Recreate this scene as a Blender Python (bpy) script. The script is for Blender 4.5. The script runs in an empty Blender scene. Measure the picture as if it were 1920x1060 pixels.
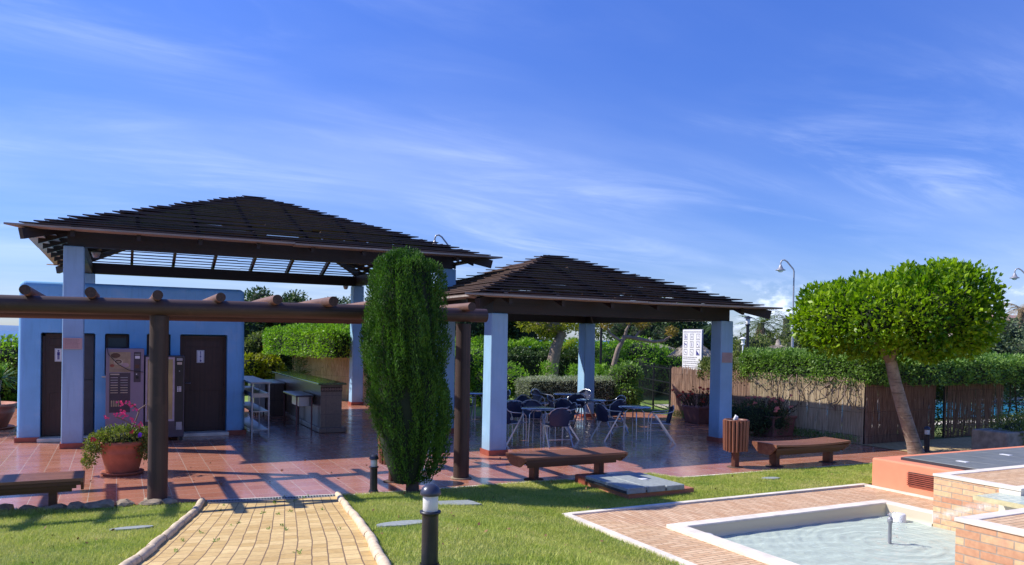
import bpy, bmesh, math, random
import numpy as np
from mathutils import Vector, Matrix
R = math.radians
random.seed(7); rng = np.random.default_rng(7)
C = bpy.context.scene.collection
sc = bpy.context.scene

# ------------------------------------------------------------------ camera, sky, sun, exposure
CAM = (0.0, 0.0, 2.2)
yaw, pitch, roll = 0.4698, -0.0137, 0.0178
F = Vector((math.sin(yaw)*math.cos(pitch), math.cos(yaw)*math.cos(pitch), math.sin(pitch)))
R0 = Vector((math.cos(yaw), -math.sin(yaw), 0)); U0 = R0.cross(F)
Rr = R0*math.cos(roll) + U0*math.sin(roll); Uu = U0*math.cos(roll) - R0*math.sin(roll)
cd = bpy.data.cameras.new('camera'); cam = bpy.data.objects.new('camera', cd); C.objects.link(cam)
m = Matrix((Rr, Uu, -F)).transposed().to_4x4(); m.translation = Vector(CAM); cam.matrix_world = m
cd.sensor_width = 36; cd.lens = 36*1455.2/1920; cd.shift_y = (655.4-530)/1920
cd.clip_end = 30000; cd.clip_start = 0.05
sc.camera = cam

SUN_AZ, SUN_EL = R(302), R(43.5)      # azimuth clockwise from +Y
w = bpy.data.worlds.new('World'); sc.world = w; w.use_nodes = True
nt = w.node_tree; N = nt.nodes; L = nt.links
bg = N['Background']
sky = N.new('ShaderNodeTexSky'); sky.sky_type = 'NISHITA'; sky.sun_disc = False
sky.sun_elevation = SUN_EL; sky.sun_rotation = SUN_AZ
sky.air_density = 1.0; sky.dust_density = 0.25; sky.ozone_density = 2.5; sky.altitude = 0
def wn(t, **k):
    n = N.new(t)
    for a, b in k.items(): setattr(n, a, b)
    return n
hsv = wn('ShaderNodeHueSaturation'); hsv.inputs['Saturation'].default_value = 1.12; hsv.inputs['Hue'].default_value = 0.508
tint = N.new('ShaderNodeMix'); tint.data_type = 'RGBA'; tint.blend_type = 'MULTIPLY'; tint.inputs[0].default_value = 1
L.new(sky.outputs[0], tint.inputs[6]); sk_s = N.new('ShaderNodeSeparateXYZ'); sk_t = N.new('ShaderNodeTexCoord'); L.new(sk_t.outputs['Generated'], sk_s.inputs[0])
sk_r = N.new('ShaderNodeMapRange'); L.new(sk_s.outputs[2], sk_r.inputs[0]); sk_r.inputs[1].default_value = 0.0; sk_r.inputs[2].default_value = 0.42
sk_m = N.new('ShaderNodeMix'); sk_m.data_type = 'RGBA'; L.new(sk_r.outputs[0], sk_m.inputs[0]); sk_m.inputs[6].default_value = (0.45, 0.53, 0.78, 1); sk_m.inputs[7].default_value = (0.71, 0.81, 1.17, 1); L.new(sk_m.outputs[2], tint.inputs[7]); L.new(tint.outputs[2], hsv.inputs['Color'])
tc = wn('ShaderNodeTexCoord'); sep = wn('ShaderNodeSeparateXYZ'); L.new(tc.outputs['Generated'], sep.inputs[0])
def math_n(op, a, b=None, clamp=False):
    n = wn('ShaderNodeMath', operation=op); n.use_clamp = clamp
    for i, x in enumerate((a, b)):
        if x is None: continue
        if isinstance(x, (int, float)): n.inputs[i].default_value = x
        else: L.new(x, n.inputs[i])
    return n.outputs[0]
def mrange(x, a, b, c=0.0, d=1.0):
    n = wn('ShaderNodeMapRange', interpolation_type='SMOOTHSTEP'); L.new(x, n.inputs[0])
    for i, q in enumerate((a, b, c, d)): n.inputs[i+1].default_value = q
    return n.outputs[0]
zc = math_n('MAXIMUM', sep.outputs[2], 0.0)
den = math_n('ADD', zc, 0.16)
px = math_n('DIVIDE', sep.outputs[0], den); py = math_n('DIVIDE', sep.outputs[1], den)
cmb = wn('ShaderNodeCombineXYZ'); L.new(px, cmb.inputs[0]); L.new(py, cmb.inputs[1])
mp = wn('ShaderNodeMapping'); L.new(cmb.outputs[0], mp.inputs[0]); mp.inputs['Rotation'].default_value = (0, 0, R(36)); mp.inputs['Scale'].default_value = (0.62, 2.1, 1)
mp.inputs['Location'].default_value = (3.1, 1.7, 0)
n1 = wn('ShaderNodeTexNoise'); n1.inputs['Scale'].default_value = 1.1; n1.inputs['Detail'].default_value = 9; n1.inputs['Roughness'].default_value = 0.63; n1.inputs['Distortion'].default_value = 1.3
L.new(mp.outputs[0], n1.inputs['Vector'])
n2 = wn('ShaderNodeTexNoise'); n2.inputs['Scale'].default_value = 0.95; n2.inputs['Detail'].default_value = 3
L.new(cmb.outputs[0], n2.inputs['Vector'])
cir = math_n('MULTIPLY', mrange(n1.outputs[0], 0.42, 0.84), mrange(n2.outputs[0], 0.32, 0.66))
cir = math_n('MULTIPLY', cir, mrange(sep.outputs[2], 0.62, 0.12, 0.45, 1.0))
n4 = wn('ShaderNodeTexNoise'); n4.inputs['Scale'].default_value = 1.3; n4.inputs['Detail'].default_value = 6
mp4 = wn('ShaderNodeMapping'); L.new(cmb.outputs[0], mp4.inputs[0]); mp4.inputs['Scale'].default_value = (0.3, 0.9, 1); mp4.inputs['Rotation'].default_value = (0, 0, R(60))
L.new(mp4.outputs[0], n4.inputs['Vector'])
veil = math_n('MULTIPLY', mrange(n4.outputs[0], 0.35, 0.8), mrange(sep.outputs[2], 0.50, 0.04, 0.0, 0.32))
# small cumulus puffs low over the horizon
n3 = wn('ShaderNodeTexNoise'); n3.inputs['Scale'].default_value = 13; n3.inputs['Detail'].default_value = 7; n3.inputs['Roughness'].default_value = 0.6
mp3 = wn('ShaderNodeMapping'); L.new(tc.outputs['Generated'], mp3.inputs[0]); mp3.inputs['Scale'].default_value = (1, 1, 1.9); mp3.inputs['Location'].default_value = (0.2, 0.35, 0.1)
L.new(mp3.outputs[0], n3.inputs['Vector'])
band = math_n('MULTIPLY', mrange(sep.outputs[2], 0.004, 0.03), mrange(sep.outputs[2], 0.085, 0.05))
band = math_n('MULTIPLY', band, mrange(sep.outputs[0], 0.52, 0.66))
cum = math_n('MULTIPLY', mrange(n3.outputs[0], 0.47, 0.60), band)
cl = math_n('ADD', math_n('MULTIPLY', cir, 0.38), veil)
cl = math_n('ADD', cl, math_n('MULTIPLY', cum, 0.95), clamp=True)
mixc = wn('ShaderNodeMix', data_type='RGBA'); L.new(cl, mixc.inputs[0]); L.new(hsv.outputs[0], mixc.inputs[6])
mixc.inputs[7].default_value = (5.6, 6.4, 8.2, 1)
L.new(mixc.outputs[2], bg.inputs[0]); bg.inputs[1].default_value = 0.14
sl = bpy.data.lights.new('sun', 'SUN'); sl.energy = 4.6; sl.angle = R(0.53); sl.color = (1.0, 0.95, 0.86)
so = bpy.data.objects.new('sun', sl); C.objects.link(so)
sd = Vector((math.sin(SUN_AZ)*math.cos(SUN_EL), math.cos(SUN_AZ)*math.cos(SUN_EL), math.sin(SUN_EL)))
so.rotation_euler = sd.to_track_quat('Z', 'Y').to_euler(); so.location = (-20, 5, 30)
sc.view_settings.view_transform = 'Standard'; sc.view_settings.look = 'None'
sc.view_settings.exposure = 0.35; sc.view_settings.gamma = 1
sc.cycles.max_bounces = 6; sc.cycles.caustics_reflective = False; sc.cycles.caustics_refractive = False
sc.cycles.transparent_max_bounces = 8

# ------------------------------------------------------------------ materials
class Mat:
    def __init__(s, name):
        s.m = bpy.data.materials.new(name); s.m.use_nodes = True; s.t = s.m.node_tree
        s.b = s.t.nodes['Principled BSDF']
    def n(s, t, **k):
        x = s.t.nodes.new(t)
        for a, b in k.items(): setattr(x, a, b)
        return x
    def l(s, a, b): s.t.links.new(a, b)
    def pos(s):
        if not hasattr(s, '_p'): s._p = s.n('ShaderNodeNewGeometry')
        return s._p.outputs['Position']
    def noise(s, scale, detail=4, vec=None, rough=0.55, sc3=None):
        v = vec or s.pos()
        if sc3:
            mp = s.n('ShaderNodeMapping'); s.l(v, mp.inputs[0]); mp.inputs['Scale'].default_value = sc3; v = mp.outputs[0]
        x = s.n('ShaderNodeTexNoise'); x.inputs['Scale'].default_value = scale; x.inputs['Detail'].default_value = detail; x.inputs['Roughness'].default_value = rough
        s.l(v, x.inputs['Vector']); return x.outputs[0]
    def ramp(s, x, stops):
        r = s.n('ShaderNodeValToRGB'); s.l(x, r.inputs[0]); e = r.color_ramp.elements
        while len(e) < len(stops): e.new(0.5)
        for q, (p, c) in zip(e, stops): q.position = p; q.color = (c[0], c[1], c[2], 1)
        return r.outputs[0]
    def mix(s, f, a, b, mode='MIX'):
        x = s.n('ShaderNodeMix', data_type='RGBA', blend_type=mode)
        if isinstance(f, (int, float)): x.inputs[0].default_value = f
        else: s.l(f, x.inputs[0])
        for i, q in ((6, a), (7, b)):
            if isinstance(q, (tuple, list)): x.inputs[i].default_value = (q[0], q[1], q[2], 1)
            else: s.l(q, x.inputs[i])
        return x.outputs[2]
    def col(s, c):
        if isinstance(c, (tuple, list)): s.b.inputs['Base Color'].default_value = (c[0], c[1], c[2], 1)
        else: s.l(c, s.b.inputs['Base Color'])
    def rough(s, r):
        if isinstance(r, (int, float)): s.b.inputs['Roughness'].default_value = r
        else: s.l(r, s.b.inputs['Roughness'])
    def bump(s, h, strength=0.3, dist=0.01):
        b = s.n('ShaderNodeBump'); b.inputs['Strength'].default_value = strength; b.inputs['Distance'].default_value = dist
        s.l(h, b.inputs['Height']); s.l(b.outputs[0], s.b.inputs['Normal'])
    def mr(s, x, a, b, c, d):
        n = s.n('ShaderNodeMapRange'); s.l(x, n.inputs[0])
        for i, q in enumerate((a, b, c, d)): n.inputs[i+1].default_value = q
        return n.outputs[0]
    def m2(s, op, a, b):
        n = s.n('ShaderNodeMath', operation=op)
        for i, x in enumerate((a, b)):
            if isinstance(x, (int, float)): n.inputs[i].default_value = x
            else: s.l(x, n.inputs[i])
        return n.outputs[0]

def sh(c, k): return tuple(min(1, x*k) for x in c)
def plain(name, c, rough=0.5, metal=0.0, var=0.15, scale=6, bump=0.0, spec=None):
    M = Mat(name); n = M.noise(scale, 5)
    M.col(M.ramp(n, [(0.3, sh(c, 1-var)), (0.7, sh(c, 1+var))])); M.rough(rough); M.b.inputs['Metallic'].default_value = metal
    if spec is not None: M.b.inputs['Specular IOR Level'].default_value = spec
    if bump: M.bump(M.noise(scale*8, 4), bump, 0.004)
    return M.m
def stucco(name, c, rough=0.75):
    M = Mat(name)
    a = M.noise(1.3, 5); b = M.noise(9, 4)
    col = M.ramp(a, [(0.3, sh(c, 0.88)), (0.7, sh(c, 1.1))])
    st = M.noise(3, 5, sc3=(6, 6, 0.5))
    col = M.mix(M.mr(st, 0.52, 0.78, 0, 0.38), col, sh(c, 0.66)); col = M.mix(M.mr(M.noise(2.6, 6, rough=.7), .56, .72, 0, .30), col, tuple(.5*x+.30 for x in c))
    col = M.mix(M.mr(M.noise(16, 5, rough=.75), .68, .74, 0, .5), col, (0.45, 0.43, 0.40))
    # splashed dirt just above the ground
    sp = M.n('ShaderNodeSeparateXYZ'); M.l(M.pos(), sp.inputs[0])
    dz = M.m2('ADD', sp.outputs[2], M.m2('MULTIPLY', b, 0.35))
    col = M.mix(M.mr(dz, 0.2, 0.55, 0.35, 0.0), col, (0.22, 0.17, 0.16))
    M.col(col); M.rough(rough); M.bump(M.noise(55, 5), 0.35, 0.006); return M.m
def wood(name, c, c2, rough=0.6, axis='x', scale=1.0, bump=0.3):
    M = Mat(name); s = {'x': (1.2, 28, 28), 'y': (28, 1.2, 28), 'z': (28, 28, 1.2)}[axis]
    s = tuple(q*scale for q in s)
    n = M.noise(1.0, 6, sc3=s, rough=0.65); k = M.noise(1.7, 3)
    col = M.ramp(n, [(0.25, c), (0.75, c2)])
    col = M.mix(M.mr(k, 0.45, 0.75, 0, 0.35), col, sh(c, 0.6))
    cr = M.noise(1.0, 3, sc3=tuple(q*(2.2 if q > 3 else .5) for q in s), rough=.5); col = M.mix(M.mr(cr, 0.62, 0.68, 0, 0.7), col, sh(c, 0.35))
    col = M.mix(M.mr(M.noise(4.5, 4, rough=.7), .55, .75, 0, .35), col, sh(c2, 1.35))
    M.col(col); M.rough(rough); M.bump(M.m2('SUBTRACT', n, M.m2('MULTIPLY', cr, .8)), bump, 0.006); return M.m
def bricks(name, c1, c2, mort, bw, rh, ms, offset=0.5, uv='xy', rough=0.8, bump=0.5, dirt=0.25, bias=0.0, sq=None, rvar=None):
    M = Mat(name); sp = M.n('ShaderNodeSeparateXYZ')
    if uv == 'uv':
        t = M.n('ShaderNodeTexCoord'); M.l(t.outputs['UV'], sp.inputs[0]); a, b = sp.outputs[0], sp.outputs[1]
    else:
        M.l(M.pos(), sp.inputs[0]); o = dict(x=sp.outputs[0], y=sp.outputs[1], z=sp.outputs[2]); a, b = o[uv[0]], o[uv[1]]
    cm = M.n('ShaderNodeCombineXYZ'); M.l(a, cm.inputs[0]); M.l(b, cm.inputs[1])
    vec = cm.outputs[0]
    if rvar:     # slightly wandering joints
        nz = M.n('ShaderNodeTexNoise'); nz.inputs['Scale'].default_value = 2.5; M.l(vec, nz.inputs['Vector'])
        mx = M.n('ShaderNodeVectorMath', operation='MULTIPLY_ADD'); M.l(nz.outputs['Color'], mx.inputs[0]); mx.inputs[1].default_value = (rvar, rvar, 0); M.l(vec, mx.inputs[2]); vec = mx.outputs[0]
    br = M.n('ShaderNodeTexBrick'); br.offset = offset; br.inputs['Scale'].default_value = 1
    br.inputs['Brick Width'].default_value = bw; br.inputs['Row Height'].default_value = rh; br.inputs['Mortar Size'].default_value = ms
    br.inputs['Mortar Smooth'].default_value = 0.2; br.inputs['Bias'].default_value = bias
    br.inputs['Color1'].default_value = (*c1, 1); br.inputs['Color2'].default_value = (*c2, 1); br.inputs['Mortar'].default_value = (*mort, 1)
    M.l(vec, br.inputs['Vector'])
    col = br.outputs['Color']
    d = M.noise(1.4, 6, rough=0.65); f = M.noise(22, 5)
    col = M.mix(M.mr(d, 0.42, 0.75, 0, dirt), col, sh(c1, 0.45))
    col = M.mix(0.35, col, M.ramp(f, [(0.3, (0.3, 0.3, 0.3)), (0.7, (0.75, 0.75, 0.75))]), 'OVERLAY')
    M.col(col); M.rough(rough)
    h = M.m2('ADD', M.m2('MULTIPLY', br.outputs['Fac'], -1.0), M.m2('MULTIPLY', f, 0.35)); M.bump(h, bump, 0.004)
    M.br = br; M.f = f; M.d = d
    return M
def leafmat(name, c, c2, sub=0.35, rough=0.45, vs=9, fine=38):
    M = Mat(name); a = M.noise(vs, 2); b = M.noise(fine, 1)
    k = M.m2('ADD', M.m2('MULTIPLY', a, 0.5), M.m2('MULTIPLY', b, 0.5))
    col = M.ramp(k, [(0.36, c), (0.64, c2)])
    M.col(col); M.rough(rough); M.b.inputs['Specular IOR Level'].default_value = 0.35
    tr = M.n('ShaderNodeBsdfTranslucent'); M.l(M.mix(0.0, M.mix(1.0, col, (1.25, 1.5, 0.5), 'MULTIPLY'), (0, 0, 0)), tr.inputs[0])
    mx = M.n('ShaderNodeMixShader'); mx.inputs[0].default_value = sub
    out = [n for n in M.t.nodes if n.type == 'OUTPUT_MATERIAL'][0]
    M.l(M.b.outputs[0], mx.inputs[1]); M.l(tr.outputs[0], mx.inputs[2]); M.l(mx.outputs[0], out.inputs[0]); return M.m

BLUE = stucco('blue_stucco', (0.20, 0.49, 0.82))
BLUE2 = stucco('blue_column_paint', (0.30, 0.52, 0.74))
TERRA = plain('terracotta_skirting', (0.33, 0.085, 0.055), 0.4, var=0.2)
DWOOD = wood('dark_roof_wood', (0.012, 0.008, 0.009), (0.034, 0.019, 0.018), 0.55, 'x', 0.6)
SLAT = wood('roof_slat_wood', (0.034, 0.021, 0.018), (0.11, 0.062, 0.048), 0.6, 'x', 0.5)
SLATY = wood('roof_slat_wood_side', (0.035, 0.02, 0.017), (0.12, 0.065, 0.045), 0.6, 'y', 0.5)
WEATH_LIT = wood('weathered_lit_edge_wood', (0.27, 0.225, 0.18), (0.48, 0.41, 0.34), 0.75, 'x', 0.5)  # worn eave board; sunlight on its edge also put into the pale colour
LOGX = wood('log_wood_x', (0.034, 0.019, 0.017), (0.105, 0.056, 0.048), 0.55, 'x', 0.5, 0.5)
LOGY = wood('log_wood_y', (0.10, 0.045, 0.03), (0.26, 0.13, 0.085), 0.6, 'y', 0.5, 0.5)
LOGZ = wood('log_wood_z', (0.022, 0.012, 0.010), (0.095, 0.05, 0.036), 0.6, 'z', 0.5, 0.6)
LOGEND = plain('log_end_grain', (0.07, 0.035, 0.028), 0.7, var=0.4, scale=40)
DOORW = wood('door_wood', (0.032, 0.013, 0.012), (0.075, 0.03, 0.024), 0.45, 'z', 0.7)
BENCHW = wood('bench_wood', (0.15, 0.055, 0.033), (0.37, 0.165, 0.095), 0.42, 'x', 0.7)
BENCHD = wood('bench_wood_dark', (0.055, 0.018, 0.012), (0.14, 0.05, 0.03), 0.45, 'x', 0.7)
BINW = wood('bin_wood', (0.13, 0.048, 0.03), (0.30, 0.12, 0.07), 0.45, 'z', 0.7)
tm = bricks('plaza_tiles', (0.46, 0.18, 0.11), (0.55, 0.235, 0.15), (0.66, 0.50, 0.40), 0.335, 0.335, 0.0045, 0.0, 'xy', 0.2, 0.10, 0.3)
rg = tm.mr(tm.d, 0.3, 0.7, 0.13, 0.36); tm.rough(rg); tm.b.inputs['Specular IOR Level'].default_value = 0.8; tm.b.inputs['Coat Weight'].default_value = 0.25; tm.b.inputs['Coat Roughness'].default_value = 0.12
TILE = tm.m
PAVE = bricks('yellow_pavers', (0.52, 0.34, 0.125), (0.70, 0.50, 0.225), (0.20, 0.125, 0.07), 0.205, 0.112, 0.005, 0.5, 'uv', 0.85, 0.8, 0.22, rvar=0.016).m
PAVEXY = bricks('yellow_pavers_far', (0.52, 0.37, 0.17), (0.60, 0.44, 0.22), (0.2, 0.13, 0.07), 0.205, 0.105, 0.006, 0.5, 'xy', 0.85, 0.5, 0.3).m
WALKX = bricks('pink_pavers_across', (0.60, 0.37, 0.20), (0.74, 0.51, 0.31), (0.26, 0.15, 0.09), 0.235, 0.062, 0.0045, 0.5, 'xy', 0.85, 0.6, 0.3).m
WALKY = bricks('pink_pavers_along', (0.58, 0.34, 0.19), (0.72, 0.49, 0.31), (0.26, 0.15, 0.09), 0.235, 0.062, 0.0045, 0.5, 'yx', 0.85, 0.6, 0.3).m
def wallbrick(name, uv, c1, c2, mort):
    M = bricks(name, c1, c2, mort, 0.275, 0.0715, 0.006, 0.5, uv, 0.85, 0.9, 0.25, rvar=0.004)
    return M
def brick_stained(name, uv, stains):
    M = wallbrick(name, uv, (0.58, 0.27, 0.15), (0.80, 0.54, 0.29), (0.42, 0.33, 0.25))
    # base colour linked: overlay mineral deposits
    base = M.b.inputs['Base Color'].links[0].from_socket
    n = M.noise(5, 6, rough=0.7); col = base
    pk = M.noise(3.1, 2); col = M.mix(M.mr(pk, 0.55, 0.75, 0, 0.5), col, (0.50, 0.18, 0.16))
    if stains:
        sp = M.n('ShaderNodeSeparateXYZ'); M.l(M.pos(), sp.inputs[0])
        a = M.m2('SUBTRACT', M.m2('MULTIPLY', sp.outputs[2], 1.0), M.m2('MULTIPLY', M.m2('SUBTRACT', 6.4, sp.outputs[1]), 0.42))
        band = M.m2('ABSOLUTE', M.m2('SUBTRACT', a, 0.0), 0)
        f = M.m2('MULTIPLY', M.mr(band, 0.0, 0.09, 1, 0), M.mr(n, 0.4, 0.6, 0.1, 1)); col = M.mix(f, col, (0.78, 0.75, 0.70))
    else:
        col = M.mix(M.mr(n, 0.66, 0.85, 0, 0.5), col, (0.7, 0.62, 0.52))
    M.col(col); return M.m
BRKX = brick_stained('brick_wall_left_face', 'yz', False); BRKS = brick_stained('brick_wall_stained', 'yz', True)
BRKY = brick_stained('brick_wall_front_face', 'xz', False)
WHITE_ST = plain('white_marble_coping', (0.80, 0.72, 0.60), 0.65, var=0.16, scale=5, bump=0.15)
CURB = plain('pale_curb_stone', (0.66, 0.52, 0.35), 0.8, var=0.25, scale=9, bump=0.4)
ORANGE = plain('salmon_plaster', (0.78, 0.27, 0.15), 0.8, var=0.06, scale=4, bump=0.3)
LID = wood('grey_lid_boards', (0.13, 0.14, 0.14), (0.22, 0.23, 0.22), 0.5, 'x', 0.4)
LIDEDGE = plain('dark_lid_edge', (0.035, 0.035, 0.045), 0.6)
GREYST = plain('grey_cover', (0.30, 0.33, 0.32), 0.7, var=0.2, scale=20, bump=0.3)
BOLL = plain('anthracite_metal', (0.035, 0.036, 0.045), 0.38, 0.3, var=0.15)
BOLLTOP = plain('anthracite_cap', (0.05, 0.055, 0.085), 0.33, 0.2)
FROST = plain('frosted_glass', (0.72, 0.72, 0.68), 0.35, var=0.03)
POTM = plain('terracotta_pot', (0.40, 0.125, 0.07), 0.65, var=0.3, scale=5, bump=0.2)
POTP = plain('planter_plum', (0.25, 0.11, 0.10), 0.6, var=0.2)
SOIL = plain('soil', (0.06, 0.04, 0.03), 0.9, bump=0.5)
ALU = plain('brushed_aluminium', (0.62, 0.64, 0.68), 0.3, 0.85, var=0.05)
NAVY = Mat('navy_weave'); _c = NAVY.n('ShaderNodeTexChecker'); _c.inputs['Scale'].default_value = 90; NAVY.l(NAVY.pos(), _c.inputs[0]); _c.inputs[1].default_value = (0.012, 0.02, 0.06, 1); _c.inputs[2].default_value = (0.03, 0.045, 0.11, 1); NAVY.l(_c.outputs[0], NAVY.b.inputs[0]); NAVY.rough(0.5); NAVY = NAVY.m
STEEL = plain('stainless_steel', (0.33, 0.35, 0.41), 0.3, 0.9, var=0.08)
TTOP = plain('table_top_steel', (0.42, 0.46, 0.52), 0.2, 0.8, var=0.12, scale=14)
REED = Mat('reed_screen'); _n = REED.noise(1.0, 4, sc3=(60, 60, 3)); _k = REED.noise(0.9, 4)
REED.col(REED.mix(REED.mr(_k, 0.4, 0.7, 0, 0.3), REED.ramp(_n, [(0.3, (0.26, 0.19, 0.11)), (0.5, (0.56, 0.44, 0.28)), (0.72, (0.74, 0.62, 0.43))]), (0.20, 0.15, 0.09))); REED.rough(0.7); REED = REED.m
REEDR = Mat('reed_screen_rusty'); _n = REEDR.noise(1.0, 4, sc3=(60, 60, 3)); REEDR.col(REEDR.ramp(_n, [(0.3, (0.15, 0.085, 0.06)), (0.5, (0.38, 0.235, 0.16)), (0.72, (0.58, 0.40, 0.28))])); REEDR.rough(0.7); REEDR = REEDR.m
BARK = plain('bark', (0.23, 0.17, 0.135), 0.9, var=0.35, scale=9, bump=0.8)
BARKT = Mat('pale_ringed_bark'); _a = BARKT.noise(7, 6, rough=.7); _r = BARKT.noise(1.0, 3, sc3=(3, 3, 26)); _s = BARKT.noise(2.2, 3)
BARKT.col(BARKT.mix(BARKT.mr(_r, .58, .66, 0, .55), BARKT.mix(BARKT.mr(_s, .5, .62, 0, .5), BARKT.ramp(_a, [(.3, (.20, .15, .12)), (.7, (.42, .34, .27))]), (.13, .12, .09)), (.09, .065, .05))); BARKT.rough(.9); BARKT.bump(BARKT.m2('ADD', _a, BARKT.m2('MULTIPLY', _r, .8)), .8, .02); BARKT = BARKT.m
BARKD = plain('bark_dark', (0.09, 0.06, 0.045), 0.9, var=0.35, scale=9, bump=0.8)
BLACK = plain('black_paint', (0.012, 0.012, 0.014), 0.4)
GREYP = plain('grey_paint', (0.33, 0.33, 0.36), 0.4, 0.3)
WHITE = plain('white_panel', (0.8, 0.8, 0.82), 0.4, var=0.03)
INK = plain('blue_ink', (0.03, 0.03, 0.22), 0.5); INKG = plain('grey_ink', (0.18, 0.18, 0.2), 0.5)
PINKP = plain('pink_notice', (0.50, 0.36, 0.36), 0.6, var=0.08); LINE = plain('notice_print', (0.32, 0.22, 0.23), 0.6)
VEND = plain('vending_plum', (0.27, 0.225, 0.30), 0.4, var=0.05); VDARK = plain('vending_dark', (0.06, 0.045, 0.07), 0.3)
VFRAME = plain('vending_frame', (0.42, 0.36, 0.40), 0.4); VTAN = plain('vending_glass_tan', (0.36, 0.27, 0.13), 0.08, spec=0.7, var=0.1)
PLAT = plain('latte_print', (0.40, 0.31, 0.20), 0.35, var=0.2, scale=12); PBROWN = plain('coffee_print', (0.10, 0.045, 0.03), 0.35); PCREAM = plain('cream_print', (0.55, 0.47, 0.36), 0.35)
GRANITE = Mat('green_granite'); _g = GRANITE.noise(30, 8, rough=0.8); GRANITE.col(GRANITE.ramp(_g, [(0.4, (0.008, 0.03, 0.016)), (0.56, (0.03, 0.12, 0.05)), (0.7, (0.25, 0.35, 0.22))])); GRANITE.rough(0.12); GRANITE = GRANITE.m
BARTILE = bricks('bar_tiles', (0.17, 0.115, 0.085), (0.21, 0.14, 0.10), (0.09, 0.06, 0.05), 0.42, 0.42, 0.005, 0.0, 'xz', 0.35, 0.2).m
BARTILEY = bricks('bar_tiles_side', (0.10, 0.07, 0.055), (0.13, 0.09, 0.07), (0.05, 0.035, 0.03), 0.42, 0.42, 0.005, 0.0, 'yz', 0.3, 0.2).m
MOTIF = plain('bar_motif_tile', (0.26, 0.15, 0.10), 0.5, var=0.3, scale=40)
THATCH = Mat('thatch'); _t = THATCH.noise(14, 6, rough=0.75); THATCH.col(THATCH.ramp(_t, [(0.3, (0.16, 0.13, 0.11)), (0.7, (0.48, 0.42, 0.35))])); THATCH.rough(0.9); THATCH.bump(_t, 0.8, 0.03); THATCH = THATCH.m
ROCK = plain('garden_rock', (0.30, 0.23, 0.16), 0.9, var=0.35, scale=14, bump=0.6)
TRUNKPALM = plain('palm_trunk', (0.20, 0.15, 0.10), 0.9, var=0.3, bump=0.7)
FL_PINK = plain('pink_flower', (0.95, 0.10, 0.30), 0.6, var=0.2, scale=30); FL_RED = plain('red_flower', (0.75, 0.06, 0.04), 0.6, var=0.2, scale=30)
FL_PURP = plain('purple_flower', (0.35, 0.06, 0.65), 0.6); FL_SALM = plain('salmon_flower', (0.85, 0.25, 0.22), 0.6); FL_WHITE = plain('white_flower', (0.8, 0.8, 0.75), 0.6)

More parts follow.
